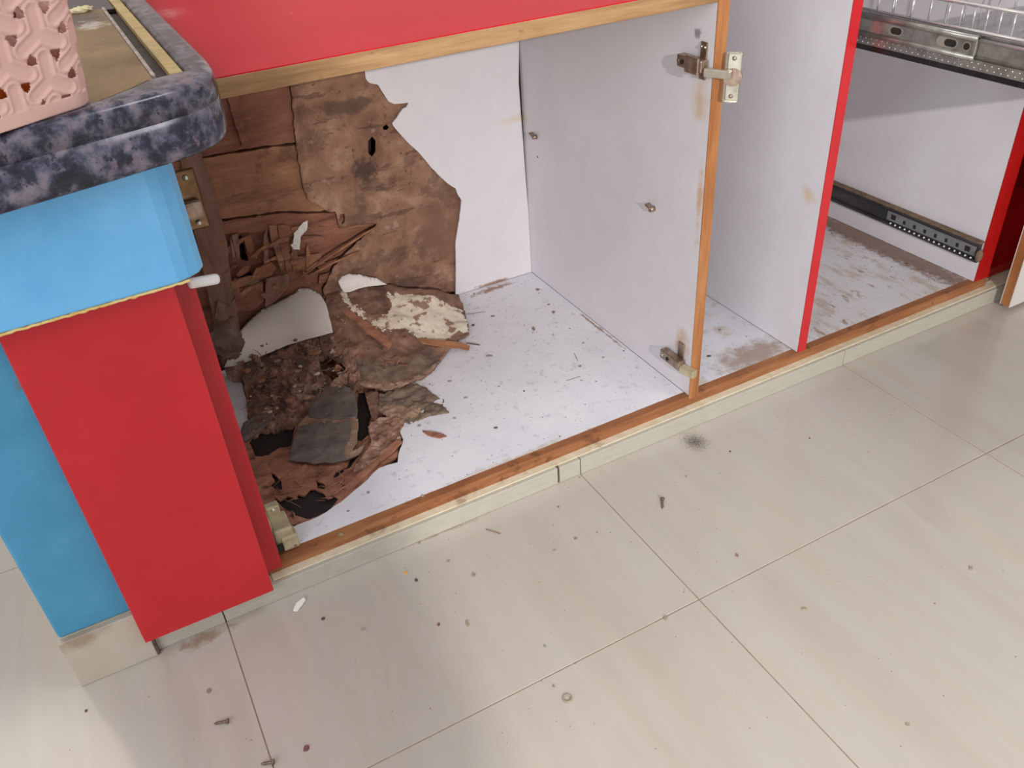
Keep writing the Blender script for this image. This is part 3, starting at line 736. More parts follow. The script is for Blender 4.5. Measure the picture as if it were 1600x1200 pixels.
me = sheet([(-0.243, 0.6, 0.3042), (-0.2325, 0.6, 0.3044), (-0.2389, 0.6, 0.2872), (-0.2525, 0.6, 0.2769), (-0.26, 0.6, 0.2506), (-0.2708, 0.6, 0.2537), (-0.2759, 0.6, 0.2653), (-0.2697, 0.6, 0.2676), (-0.2638, 0.6, 0.286), (-0.2551, 0.6, 0.2916)], 'xz', 0.003, 0.0008, 0.003, 60, 0.001, 44)
tag(finish('laminate_scrap', me, 'scrap_white'), 'small white torn laminate scrap stuck among the splintered planks', 'scrap')
def stick(p0, p1, r, seed=0, n=9, bend=0.006):
    a, b = Vector(p0), Vector(p1)
    pts, rad = [], []
    for i in range(n):
        t = i / (n - 1)
        q = a.lerp(b, t)
        q.z += bend * math.sin(t * math.pi)
        q += Vector((noise.noise(Vector((t * 5, seed, 0))), noise.noise(Vector((t * 5, seed, 4))), noise.noise(Vector((t * 5, seed, 8))))) * r * 0.7
        pts.append(q)
        rad.append(r * (0.55 + 0.5 * math.sin(math.pi * (0.12 + 0.8 * t))))
    return MB().tube(pts, rad, 6)
ST = [([(-0.2822, 0.55, 0.2187), (-0.1045, 0.588, 0.262)], 0.0022, 'long thin wood splinter rising to the plywood edge, upper of the pair'),
      ([(-0.2783, 0.55, 0.2134), (-0.1472, 0.586, 0.2219)], 0.0020, 'long thin wood splinter rising to the plywood edge, lower of the pair'),
      ([(-0.3303, 0.57, 0.1801), (-0.2991, 0.58, 0.1938)], 0.0016, 'short thin wood splinter above the big white laminate scrap')]
for k, (pq, rr, lb) in enumerate(ST):
    tag(stick(pq[0], pq[1], rr, k, bend=0.002).build('splinter', 'shard', None, True), lb, 'splinter', 'wood splinters leaning in the rotted corner')

# ------------------------------------------------------------------ debris on the cabinet floor
big = [(-0.2191, 0.6124, 0.15), (-0.1756, 0.6099, 0.145), (-0.1416, 0.5909, 0.14), (-0.1009, 0.5706, 0.135), (-0.0405, 0.5489, 0.12), (0.0129, 0.5426, 0.1), (0.0354, 0.5431, 0.085), (0.0321, 0.5136, 0.072), (0.0163, 0.4631, 0.068), (-0.0011, 0.4186, 0.066), (-0.0279, 0.4133, 0.066), (-0.0502, 0.396, 0.065), (-0.0709, 0.3784, 0.064), (-0.1081, 0.347, 0.064), (-0.1426, 0.3287, 0.064), (-0.1849, 0.3201, 0.065), (-0.2199, 0.3274, 0.067), (-0.2541, 0.3501, 0.074), (-0.2588, 0.3914, 0.085), (-0.2721, 0.434, 0.092), (-0.2881, 0.4699, 0.1), (-0.2788, 0.5099, 0.115), (-0.2493, 0.5613, 0.135)]
creamp = [(-0.1191, 0.5497), (-0.0668, 0.5375), (-0.0131, 0.5178), (0.0199, 0.4988), (0.0114, 0.4522), (-0.0004, 0.4222), (-0.019, 0.4308), (-0.0464, 0.42), (-0.0663, 0.4179), (-0.0862, 0.4263), (-0.1053, 0.4324), (-0.1118, 0.4539), (-0.1326, 0.4677), (-0.1609, 0.4691), (-0.1755, 0.4923), (-0.1551, 0.5021), (-0.1335, 0.5076), (-0.1185, 0.5241)]
rim = [(-0.2, 0.6017), (-0.1862, 0.6019), (-0.1922, 0.57), (-0.1845, 0.5381), (-0.1727, 0.5142), (-0.165, 0.4864), (-0.1753, 0.4886), (-0.1875, 0.5123), (-0.1994, 0.5421), (-0.2026, 0.5666)]
greyp = [(-0.2521, 0.4201), (-0.2159, 0.4147), (-0.1974, 0.3801), (-0.1437, 0.385), (-0.0767, 0.3858), (-0.0987, 0.3556), (-0.1427, 0.3431), (-0.1838, 0.3381), (-0.2237, 0.3492), (-0.2513, 0.3734)]
lowrim = [(-0.2607, 0.3666), (-0.215, 0.3395), (-0.1786, 0.329), (-0.133, 0.3385), (-0.0858, 0.3666), (-0.0954, 0.3405), (-0.1641, 0.31), (-0.2246, 0.3181), (-0.2675, 0.3471)]
me = sheet(big, 'xy', 0.0036, 0.004, 0.006, 26, 0.002, 51, patches=[(greyp, 2), (lowrim, 3), (creamp, 1), (rim, 1)])
tag(finish('veneer_sheet', me, ['crust', 'cream', 'slate_brown', 'tan'], None, True), 'large mud-crusted veneer sheet with a cream laminate patch, slumped against the rotted back', 'veneer')
me = sheet([(-0.4632, 0.5656, 0.098), (-0.4575, 0.5494, 0.096), (-0.3835, 0.5452, 0.098), (-0.3214, 0.5342, 0.104), (-0.2647, 0.5234, 0.112), (-0.2434, 0.4943, 0.102), (-0.2419, 0.4457, 0.095), (-0.2466, 0.3833, 0.085), (-0.2513, 0.3539, 0.075), (-0.2773, 0.3601, 0.064), (-0.3058, 0.3692, 0.061), (-0.3445, 0.3445, 0.06), (-0.3628, 0.3368, 0.058), (-0.383, 0.3335, 0.057), (-0.4132, 0.3347, 0.056), (-0.4399, 0.3431, 0.056), (-0.4658, 0.3446, 0.056), (-0.4569, 0.3974, 0.058), (-0.444, 0.4679, 0.06), (-0.4392, 0.5121, 0.066), (-0.4593, 0.5267, 0.08)],
           'xy', 0.0028, 0.012, 0.015, 60, 0.003, 53, holes=[[(-0.2981, 0.4638), (-0.2808, 0.4602), (-0.2605, 0.4441), (-0.2517, 0.4227), (-0.2643, 0.4037), (-0.2814, 0.3975), (-0.2952, 0.4025), (-0.3062, 0.4213)]])
tag(finish('mud_heap', me, 'mud', None, False), 'crumbly heap of termite mud and rotten fibres below the white scraps', 'mud heap')
me = sheet([(-0.2279, 0.6208, 0.14), (-0.2072, 0.6185, 0.145), (-0.1945, 0.5979, 0.14), (-0.2031, 0.5415, 0.125), (-0.2251, 0.5024, 0.115), (-0.2482, 0.4862, 0.105), (-0.2686, 0.4961, 0.104), (-0.264, 0.5379, 0.125)], 'xy', 0.004, 0.010, 0.010, 45, 0.002, 54)
tag(finish('mud_heap', me, 'mud', None, False), 'small crumbly mud lump between the white scrap and the veneer sheet', 'mud heap')
me = sheet([(-0.4628, 0.5277, 0.094), (-0.448, 0.5445, 0.104), (-0.4234, 0.5592, 0.115), (-0.4139, 0.5869, 0.122), (-0.3935, 0.6006, 0.13), (-0.3665, 0.6125, 0.14), (-0.3413, 0.6141, 0.147), (-0.3147, 0.6111, 0.153), (-0.2906, 0.6077, 0.16), (-0.2703, 0.6187, 0.166), (-0.2555, 0.6033, 0.164), (-0.2441, 0.5801, 0.158), (-0.2427, 0.55, 0.147), (-0.2487, 0.5175, 0.13), (-0.2547, 0.4907, 0.118), (-0.2904, 0.5037, 0.112), (-0.3388, 0.5169, 0.106), (-0.3899, 0.5187, 0.1), (-0.4339, 0.5198, 0.095)],
           'xy', 0.008, 0.0012, 0.0022, 9, 0.0008, 55)
tag(finish('laminate_scrap', me, 'scrap_edge', None, True), 'largest clean white laminate scrap leaning on the mud at the left', 'scrap')
me = sheet([(-0.2016, 0.5895, 0.168), (-0.1928, 0.5961, 0.174), (-0.176, 0.5918, 0.178), (-0.16, 0.5797, 0.177), (-0.1449, 0.5674, 0.172), (-0.1293, 0.5558, 0.168), (-0.1174, 0.5407, 0.158), (-0.1335, 0.5498, 0.156), (-0.1508, 0.5585, 0.156), (-0.169, 0.5658, 0.154), (-0.1874, 0.569, 0.151), (-0.1982, 0.5732, 0.151), (-0.2006, 0.582, 0.158)],
           'xy', 0.005, 0.0012, 0.002, 15, 0.0006, 56)
tag(finish('laminate_scrap', me, 'scrap_white', None, True), 'curled clean white laminate scrap on top of the veneer sheet', 'scrap')
# grey and brown crust sheets
P1 = [(-0.3319, 0.3437, 0.064), (-0.3187, 0.3274, 0.066), (-0.2992, 0.3132, 0.067), (-0.2896, 0.289, 0.067), (-0.2949, 0.2572, 0.067), (-0.3149, 0.2086, 0.066), (-0.3304, 0.1904, 0.066), (-0.3153, 0.1956, 0.064), (-0.3052, 0.1986, 0.063), (-0.3203, 0.1832, 0.061), (-0.3405, 0.1803, 0.061), (-0.3668, 0.1853, 0.061), (-0.3947, 0.2025, 0.06), (-0.4164, 0.222, 0.06), (-0.4284, 0.2335, 0.06), (-0.4083, 0.2754, 0.061), (-0.3862, 0.3191, 0.062), (-0.3648, 0.3348, 0.063), (-0.3562, 0.3473, 0.063)]
pt1 = [[(-0.3002, 0.2825), (-0.2905, 0.263), (-0.313, 0.2074), (-0.3011, 0.194), (-0.3244, 0.1779), (-0.3473, 0.1769), (-0.3406, 0.2025), (-0.3256, 0.2183), (-0.3092, 0.2507)], [(-0.387, 0.3386), (-0.3443, 0.3229), (-0.2909, 0.2853), (-0.2956, 0.2685), (-0.3236, 0.2772), (-0.3508, 0.3027), (-0.3874, 0.314)]]
me = sheet(P1, 'xy', 0.0028, 0.003, 0.0025, 34, 0.0012, 61, patches=[(pt1[0], 1), (pt1[1], 1)])
tag(finish('crust_sheet', me, ['slate', 'tan'], None, True), 'largest grey rotten crust sheet lying in the middle of the damaged floor', 'crust')
P1b = [(-0.33, 0.4171, 0.068), (-0.3192, 0.4002, 0.068), (-0.2881, 0.388, 0.069), (-0.2718, 0.3627, 0.069), (-0.2747, 0.3265, 0.069), (-0.2834, 0.2924, 0.068), (-0.2926, 0.2768, 0.0675), (-0.3205, 0.2852, 0.068), (-0.3434, 0.3059, 0.067), (-0.3646, 0.3255, 0.066), (-0.352, 0.3628, 0.066)]
me = sheet(P1b, 'xy', 0.004, 0.003, 0.0022, 30, 0.001, 62)
tag(finish('crust_sheet', me, 'slate', None, True), 'upper grey crust sheet just below the dark hollow', 'crust')
P2 = [(-0.2334, 0.3205, 0.062), (-0.2109, 0.3184, 0.066), (-0.1777, 0.3186, 0.066), (-0.1599, 0.3127, 0.064), (-0.149, 0.2903, 0.063), (-0.1431, 0.2635, 0.061), (-0.135, 0.2505, 0.06), (-0.1458, 0.2297, 0.06), (-0.1436, 0.2073, 0.059), (-0.1572, 0.2101, 0.06), (-0.1761, 0.2178, 0.06), (-0.2013, 0.2164, 0.06), (-0.2164, 0.2153, 0.06), (-0.2263, 0.2325, 0.06), (-0.2432, 0.2507, 0.061), (-0.249, 0.2796, 0.062)]
me = sheet(P2, 'xy', 0.003, 0.003, 0.006, 46, 0.002, 63, patches=[([(-0.249, 0.2796), (-0.2256, 0.2827), (-0.1975, 0.26), (-0.1821, 0.238), (-0.2003, 0.2246), (-0.2393, 0.2482)], 1)])
tag(finish('crust_sheet', me, ['slate_brown', 'tan'], None, True), 'leaf-shaped grey brown crust sheet lying over the white floor edge', 'crust')
P3 = [(-0.2834, 0.2433, 0.06), (-0.2568, 0.2594, 0.061), (-0.2393, 0.2482, 0.061), (-0.2198, 0.2305, 0.06), (-0.243, 0.1977, 0.059), (-0.2459, 0.1789, 0.059), (-0.2701, 0.1714, 0.058), (-0.2983, 0.1578, 0.058), (-0.3244, 0.1488, 0.057), (-0.3438, 0.1511, 0.056), (-0.3327, 0.1693, 0.057), (-0.305, 0.1857, 0.058), (-0.2922, 0.2043, 0.059)]
me = sheet(P3, 'xy', 0.003, 0.004, 0.005, 50, 0.002, 64)
tag(finish('crust_sheet', me, 'mud', None, False), 'crumbly pale brown crust beside the torn white floor', 'crust')
P4 = [(-0.4708, 0.3765, 0.06), (-0.4494, 0.3863, 0.062), (-0.4123, 0.376, 0.062), (-0.4238, 0.3602, 0.061), (-0.4418, 0.3463, 0.059), (-0.4621, 0.3393, 0.058), (-0.481, 0.3276, 0.057), (-0.4846, 0.3494, 0.058)]
me = sheet(P4, 'xy', 0.004, 0.003, 0.003, 40, 0.0015, 65)
tag(finish('crust_sheet', me, 'slate', None, True), 'small dark grey crust sheet by the red side panel', 'crust')
P5 = [(-0.2516, 0.3451, 0.063), (-0.2318, 0.3305, 0.064), (-0.249, 0.2796, 0.062), (-0.266, 0.2478, 0.061), (-0.2672, 0.2705, 0.061), (-0.2598, 0.3095, 0.062)]
me = sheet(P5, 'xy', 0.003, 0.003, 0.003, 50, 0.0015, 66)
tag(finish('crust_sheet', me, 'crust', None, False), 'narrow brown crust strip between the two dark openings', 'crust')
# long wood strips
def strip(name, pts, thick, mt, seed, label, cat='wood strip', amp=0.001):
    me = sheet(pts, 'xy', 0.004, thick, amp, 40, 0.0009, seed)
    return tag(finish(name, me, mt), label, cat)
strip('wood_strip', [(-0.2183, 0.5426, 0.128), (-0.2042, 0.5472, 0.13), (-0.1923, 0.5173, 0.12), (-0.1797, 0.4894, 0.112), (-0.1665, 0.4502, 0.104), (-0.1631, 0.4204, 0.098), (-0.1753, 0.4104, 0.096), (-0.1839, 0.4395, 0.104), (-0.1981, 0.4747, 0.114)], 0.004, 'rot_wood', 71, 'reddish brown flat wood strip lying across the veneer sheet')
strip('wood_strip', [(-0.1109, 0.4268, 0.088), (-0.0658, 0.4072, 0.078), (-0.0364, 0.3943, 0.07), (-0.0198, 0.3776, 0.064), (-0.0274, 0.3679, 0.063), (-0.0474, 0.3839, 0.066), (-0.0733, 0.3983, 0.072), (-0.1047, 0.4106, 0.084)], 0.003, 'shard', 72, 'pointed brown wood strip poking right from the veneer sheet')
strip('wood_strip', [(-0.2537, 0.1815, 0.062), (-0.2482, 0.1719, 0.062), (-0.2726, 0.1583, 0.06), (-0.3001, 0.1473, 0.058), (-0.3235, 0.1332, 0.057), (-0.3491, 0.1176, 0.056), (-0.3656, 0.1114, 0.055), (-0.3716, 0.1222, 0.055), (-0.3445, 0.1367, 0.056), (-0.3137, 0.1535, 0.057), (-0.2825, 0.1685, 0.06)], 0.004, 'rot_wood', 73, 'long orange brown wood strip along the torn front edge')
strip('wood_strip', [(-0.2052, 0.1846, 0.06), (-0.1919, 0.1704, 0.061), (-0.1806, 0.1584, 0.06), (-0.1756, 0.1484, 0.059), (-0.1871, 0.1496, 0.059), (-0.1935, 0.1563, 0.06), (-0.2026, 0.1683, 0.06)], 0.003, 'rot_wood', 74, 'short orange wood splinter lying on the white cabinet floor', 'splinter')
tag(stick(*[(-0.0233, 0.3874, 0.066), (-0.0011, 0.3699, 0.063)], 0.0013, 3, bend=0.0).build('twig', 'chip_dark', None, True), 'thin dark twig at the tip of the pointed wood strip', 'twig')
# tangled fibres over the heap, too many to count
def fibres(name, n, region, mt, seed, label, size, rad):
    rnd = random.Random(seed)
    mb = MB()
    k = 0
    while k < n:
        u, v = rnd.random(), rnd.random()
        a, b_, c, d = [Vector(q) for q in region]
        p = a.lerp(b_, u).lerp(d.lerp(c, u), v)
        p.z += rnd.uniform(0.002, 0.010)
        L_ = rnd.uniform(*size)
        an, el = rnd.uniform(0, 2 * math.pi), rnd.uniform(-0.25, 0.5)
        q = p + Vector((math.cos(an) * math.cos(el), math.sin(an) * math.cos(el), math.sin(el))) * L_
        m_ = p.lerp(q, 0.5) + Vector((rnd.uniform(-1, 1), rnd.uniform(-1, 1), rnd.uniform(0, 1))) * L_ * 0.12
        r_ = rnd.uniform(*rad)
        mb.tube([p, m_, q], [r_, r_ * 0.9, r_ * 0.3], 4)
        k += 1
    return tag(mb.build(name, mt), label, 'fibres', None, 'stuff')
reg = [(-0.433, 0.5385, 0.096), (-0.2564, 0.4935, 0.104), (-0.2615, 0.3656, 0.072), (-0.4617, 0.3575, 0.06)]
fibres('wood_fibres', 70, reg, 'tan', 3, 'tangle of pale wood fibres over the mud heap', (0.006, 0.022), (0.0005, 0.0014))
fibres('wood_fibres', 60, reg, 'chip_dark', 4, 'tangle of dark wood fibres over the mud heap', (0.006, 0.026), (0.0006, 0.0018))
rc = random.Random(31)
cm = {}
for k in range(60):
    u, v = rc.random(), rc.random()
    a, b_, c, d = [Vector(q) for q in reg]
    p = a.lerp(b_, u).lerp(d.lerp(c, u), v)
    b = bmesh.new()
    bmesh.ops.create_icosphere(b, subdivisions=2, radius=1.0)
    sz = rc.uniform(0.003, 0.0085)
    e_ = (rc.uniform(0.7, 1.5), rc.uniform(0.6, 1.1), rc.uniform(0.35, 0.7))
    for vv in b.verts:
        q = vv.co * (1 + 0.6 * noise.noise(vv.co * 1.4 + Vector((k * 3.1, 0, 0))))
        vv.co = p + Vector((q.x * sz * e_[0], q.y * sz * e_[1], q.z * sz * e_[2] + 0.006))
    if k % 4 == 2:
        for vv in b.verts:
            vv.co = p + (vv.co - p) * 0.55
    cm.setdefault(k % 4, MB())._merge(b)
for k, (m_, lb) in enumerate((('tan', 'pale tan crumbs of rotten wood over the mud heap'), ('chip_dark', 'dark brown crumbs of rotten wood over the mud heap'),
                              ('cream', 'whitish laminate crumbs over the mud heap'), ('rot_wood', 'orange brown crumbs of rotten wood over the mud heap'))):
    tag(cm[k].build('rotten_crumbs', m_), lb, 'crumbs', None, 'stuff')
reg2 = [(-0.2198, 0.5889, 0.13), (-0.0827, 0.5164, 0.12), (-0.1657, 0.3345, 0.068), (-0.263, 0.3888, 0.088)]
fibres('wood_fibres', 34, reg2, 'shard', 5, 'scattered brown wood fibres over the veneer sheet', (0.006, 0.030), (0.0004, 0.0013))
reg3 = [(-0.4776, 0.2225, 0.053), (-0.3508, 0.1544, 0.054), (-0.354, 0.0996, 0.053), (-0.4749, 0.1162, 0.052)]
fibres('wood_fibres', 30, reg3, 'rot_wood', 6, 'rotten wood fibres over the dark voids at the front', (0.008, 0.035), (0.0006, 0.0016))
# clod
b = bmesh.new()
bmesh.ops.create_icosphere(b, subdivisions=4, radius=1.0)
cc = Vector((-0.4477, 0.5, 0.1676))
for v in b.verts:
    d = 1 + 0.35 * noise.fractal(v.co * 1.6, 0.9, 2, 4)
    v.co = Vector((v.co.x * 0.034, v.co.y * 0.03, v.co.z * 0.034)) * d + cc
me = bpy.data.meshes.new('clod'); b.to_mesh(me); b.free()
tag(finish('mud_clod', me, 'clod', None, True), 'grey mud clod in the back left corner beside the red panel edge', 'clod')

# ------------------------------------------------------------------ hinges and shelf pins
def xf(loc, rot=(0, 0, 0)):
    from mathutils import Euler
    return Matrix.Translation(Vector(loc)) @ Euler(rot).to_matrix().to_4x4()
# upper right hinge with its door cup
h = MB().box(0.2365, 0.239, 0.034, 0.048, 0.601, 0.652, 0.0008).build('hinge', 'hinge', cab)
h['label'] = 'nickel concealed hinge with its empty door cup'
MB().box(0.2225, 0.2367, 0.028, 0.082, 0.614, 0.631, 0.002, 2).build('arm', 'hinge', h)
MB().box(0.219, 0.2228, 0.030, 0.060, 0.611, 0.634, 0.0012, 1).build('arm_cover', 'hinge', h)
mb = MB()
mb.obox((0.008, 0.040, 0.012), xf((0.2375, 0.009, 0.616), (0, 0, 0.5)), 0.002, 2)
mb.build('link', 'nickel', h)
HM = xf((0.2545, -0.0035, 0.6105), (0.0, 0.10, 0.72))
fl2 = MB()
fl2.obox((0.0025, 0.021, 0.066), HM, 0.003, 2)
cup = fl2.build('cup_flange', 'nickel', h)
for s in (-1, 1):
    MB().ball(HM @ Vector((-0.0016, 0, s * 0.025)), 0.0032, 2).build('screw_head', 'hinge', h)
mb = MB()
mt = HM
mb.cyl(mt @ Vector((-0.002, 0.0, 0)), mt @ Vector((0.012, 0.0, 0)), 0.0125, 0.0120, 20)
mb.build('cup', 'hinge', h)
for yy in (0.037, 0.045):
    MB().ball((0.236, yy, 0.6455), 0.0022, 2).build('screw_head', 'nickel', h)
MB().cyl((0.2215, 0.069, 0.6225), (0.2265, 0.069, 0.6225), 0.0035, None, 10).build('screw_hole', 'dark_hole', h)
MB().cyl((0.2215, 0.078, 0.6225), (0.2265, 0.078, 0.6225), 0.0025, None, 10).build('screw_head', 'hinge', h)
# lower right hinge, arm only
h = MB().box(0.2365, 0.239, 0.040, 0.056, 0.108, 0.154, 0.0008).build('hinge', 'hinge', cab)
h['label'] = 'rusty nickel hinge arm without a door'
MB().box(0.2225, 0.2367, 0.034, 0.088, 0.108, 0.126, 0.002, 2).build('arm', 'hinge', h)
MB().obox((0.013, 0.030, 0.014), xf((0.2330, 0.020, 0.112), (0, 0, 0.25)), 0.002, 2).build('link', 'hinge_beige', h)
MB().cyl((0.2215, 0.066, 0.117), (0.2265, 0.066, 0.117), 0.0036, None, 10).build('screw_hole', 'dark_hole', h)
MB().cyl((0.2215, 0.080, 0.117), (0.2265, 0.080, 0.117), 0.0026, None, 10).build('screw_head', 'nickel', h)
# lower left hinge
h = MB().box(XL0, XL0 + 0.003, 0.036, 0.082, 0.068, 0.122, 0.0008).build('hinge', 'hinge_beige', cab)
h['label'] = 'beige metal hinge body at the bottom left'
MB().box(XL0 + 0.003, XL0 + 0.030, 0.030, 0.072, 0.074, 0.100, 0.003, 2).build('arm', 'hinge_beige', h)
MB().box(XL0 + 0.010, XL0 + 0.034, 0.026, 0.050, 0.0605, 0.086, 0.003, 2).build('arm_cover', 'hinge_beige', h)
MB().box(XL0 + 0.004, XL0 + 0.024, 0.066, 0.080, 0.092, 0.116, 0.002, 2).build('wing', 'hinge_beige', h)
MB().ball((XL0 + 0.014, 0.067, 0.110), 0.0034, 2).build('screw_head', 'nickel', h)
MB().box(XL0 + 0.002, XL0 + 0.0102, 0.0245, 0.030, 0.066, 0.076).build('slot', 'dark_hole', h)
MB().ball((XL0 + 0.027, 0.0265, 0.066), 0.0022, 2).build('rivet', 'hinge', h)
# upper left hinge
h = MB().box(XL0, XL0 + 0.004, 0.034, 0.058, 0.565, 0.635, 0.001).build('hinge', 'hinge_gold', cab)
h['label'] = 'tarnished hinge beside the blue beam end'
MB().obox((0.034, 0.003, 0.070), xf((XL0 + 0.020, 0.040, 0.601), (0, 0, 0)), 0.002, 2).build('cup_flange', 'hinge_gold', h)
MB().box(XL0 + 0.012, XL0 + 0.034, 0.028, 0.0385, 0.580, 0.602, 0.004, 2).build('cup', 'hinge', h)
for zz in (0.627, 0.574):
    MB().ball((XL0 + 0.026, 0.0380, zz), 0.0034, 2).build('screw_head', 'nickel', h)
# white plastic tab
mb = MB()
mb.obox((0.036, 0.010, 0.0125), xf((-0.4925, 0.0085, 0.5170), (0, 0.10, 0)), 0.0048, 4)
tag(mb.build('plastic_tab', 'plastic_white', None, True), 'white rounded plastic tab poking out under the blue beam end', 'tab')
# shelf pins
for (y, z), lb in (((0.539, 0.383), 'metal shelf pin near the back corner'), ((0.143, 0.369), 'metal shelf pin in the middle of the divider')):
    s_ = MB().cyl((0.230, y, z), (0.239, y, z), 0.0045, 0.005, 12).build('shelf_pin', 'hinge', d1)
    s_['label'] = lb
    s_2 = MB().obox((0.010, 0.014, 0.003), xf((0.2325, y + 0.005, z + 0.004), (0.3, 0, 0)), 0.0008).build('shelf_pin', 'hinge', d1)
MB().box(0.2387, 0.2392, 0.535, 0.539, 0.340, 0.343).build('pin_hole', 'dark_hole', d1)

# ------------------------------------------------------------------ lower drawer runner on the third divider
ds = MB().box(0.971, 0.9779, 0.024, 0.50, 0.104, 0.146, 0.001).build('drawer_runner', 'dark_steel', cab)
ds['label'] = 'dark steel drawer runner'
MB().box(0.966, 0.971, 0.020, 0.50, 0.139, 0.146, 0.001).build('flange', 'dark_steel', ds)
MB().box(0.966, 0.971, 0.020, 0.50, 0.104, 0.110, 0.001).build('flange', 'dark_steel', ds)
MB().box(0.9685, 0.971, 0.030, 0.255, 0.115, 0.136, 0.0008).build('inner_rail', 'grey_steel', ds)
MB().box(0.962, 0.9779, 0.020, 0.50, 0.1462, 0.150, 0.0012).build('grime', 'grime', ds)
for k in range(8):
    yy = 0.042 + k * 0.027
    MB().box(0.9675, 0.9686, yy, yy + (0.012 if k in (0, 7) else 0.006), 0.120, 0.131 if k in (0, 7) else 0.128, 0.0003).build('slot', 'dark_hole', ds)
for k in range(17):
    yy = 0.034 + k * 0.0128
    MB().ball((0.9648, yy, 0.1118), 0.0023, 2).build('bearing_ball', 'bright_ball', ds)
MB().ball((0.966, 0.018, 0.122), 0.010, 3, 0, (0.7, 0.7, 1.4)).build('grime', 'grime', ds)

# ------------------------------------------------------------------ pulled out steel drawer basket
bk = thing('wire_drawer', 'pulled-out steel wire drawer basket on a telescopic runner at the upper right', 'drawer', (0.74, -0.12, 0.595))
BX0, BX1, BY0, BY1 = 0.536, 0.955, -0.44, 0.02
MB().box(BX0, BX0 + 0.0025, BY0, 0.05, 0.600, 0.648, 0.0004).build('side_rail', 'stainless', bk)
MB().box(BX1 - 0.0025, BX1, BY0, BY1, 0.600, 0.648, 0.0004).build('side_rail', 'stainless', bk)
MB().box(BX0, BX1, BY0, BY0 + 0.0025, 0.600, 0.648, 0.0004).build('front_rail', 'stainless', bk)
tray = MB().box(BX0 + 0.0025, BX1 - 0.0025, BY0 + 0.0025, BY1, 0.6005, 0.6025).build('tray', 'stainless', bk)
MB().box(BX0 - 0.003, BX0, BY0, 0.05, 0.5955, 0.6035).build('rubber_edge', 'black_stone', bk)
lr = MB().box(BX0 - 0.004, BX0, BY0, 0.04, 0.6035, 0.618, 0.0006).build('perforated_strip', 'steel', bk)
mb = MB()
for k in range(46):
    for r_ in range(2):
        mb.ball((BX0 - 0.0042, 0.036 - k * 0.0102 - r_ * 0.005, 0.6075 + r_ * 0.006), 0.0011, 1)
so = mb.build('dimples', 'chrome', lr)
# telescopic runner on its near side
rn = MB().box(BX0 - 0.009, BX0 - 0.004, -0.168, 0.035, 0.6185, 0.648, 0.0008).build('runner', 'steel', bk)
MB().tube([(BX0 - 0.0095, -0.168, 0.6455), (BX0 - 0.0095, 0.035, 0.6455)], 0.0042, 10).build('rolled_edge', 'steel', rn, True)
MB().tube([(BX0 - 0.0095, -0.168, 0.6205), (BX0 - 0.0095, 0.035, 0.6205)], 0.0038, 10).build('rolled_edge', 'steel', rn, True)
MB().box(BX0 - 0.0115, BX0 - 0.0085, -0.1685, -0.163, 0.617, 0.650, 0.0008).build('end_lip', 'steel', rn)
for y0, y1, ring in ((-0.047, -0.020, True), (-0.139, -0.105, True), (-0.160, -0.147, True)):
    mb = MB()
    n = 14
    def pill(rr, x, yc0, yc1):
        return [(x, yc1 + rr * math.cos(a), 0.633 + rr * math.sin(a)) for a in [math.pi * (-0.5 + i / 7) for i in range(8)]] + \
               [(x, yc0 - rr * math.cos(a), 0.633 - rr * math.sin(a)) for a in [math.pi * (-0.5 + i / 7) for i in range(8)]]
    rr = 0.0062
    pp = pill(rr, BX0 - 0.0093, y0 + rr, y1 - rr)
    vs = [mb.bm.verts.new(q) for q in pp]
    vs2 = [mb.bm.verts.new((q[0] + 0.0012, q[1], q[2])) for q in pp]
    mb.bm.faces.new(vs); mb.bm.faces.new(list(reversed(vs2)))
    for i in range(len(vs)):
        mb.bm.faces.new((vs[i], vs[(i + 1) % len(vs)], vs2[(i + 1) % len(vs)], vs2[i]))
    e_ = mb.build('slot_rim', 'nickel', rn)
    mb = MB()
    c0 = (y0 * 0.35 + y1 * 0.65)
    pp = pill(0.0046, BX0 - 0.0099, y0 + 0.0065, min(y1 - 0.0065, y0 + 0.016) if (y1 - y0) > 0.02 else y1 - 0.0063)
    vs = [mb.bm.verts.new(q) for q in pp]
    vs2 = [mb.bm.verts.new((q[0] + 0.0008, q[1], q[2])) for q in pp]
    mb.bm.faces.new(vs); mb.bm.faces.new(list(reversed(vs2)))
    for i in range(len(vs)):
        mb.bm.faces.new((vs[i], vs[(i + 1) % len(vs)], vs2[(i + 1) % len(vs)], vs2[i]))
    mb.build('slot', 'dark_hole', rn)
rn2 = MB().box(BX0 - 0.0062, BX0 - 0.004, BY0, -0.1685, 0.6195, 0.645, 0.0006).build('runner', 'steel', bk)
MB().tube([(BX0 - 0.006, BY0, 0.643), (BX0 - 0.006, -0.1685, 0.643)], 0.0026, 8).build('rolled_edge', 'chrome', rn2, True)
MB().tube([(BX0 - 0.006, BY0, 0.6215), (BX0 - 0.006, -0.1685, 0.6215)], 0.0026, 8).build('rolled_edge', 'steel', rn2, True)
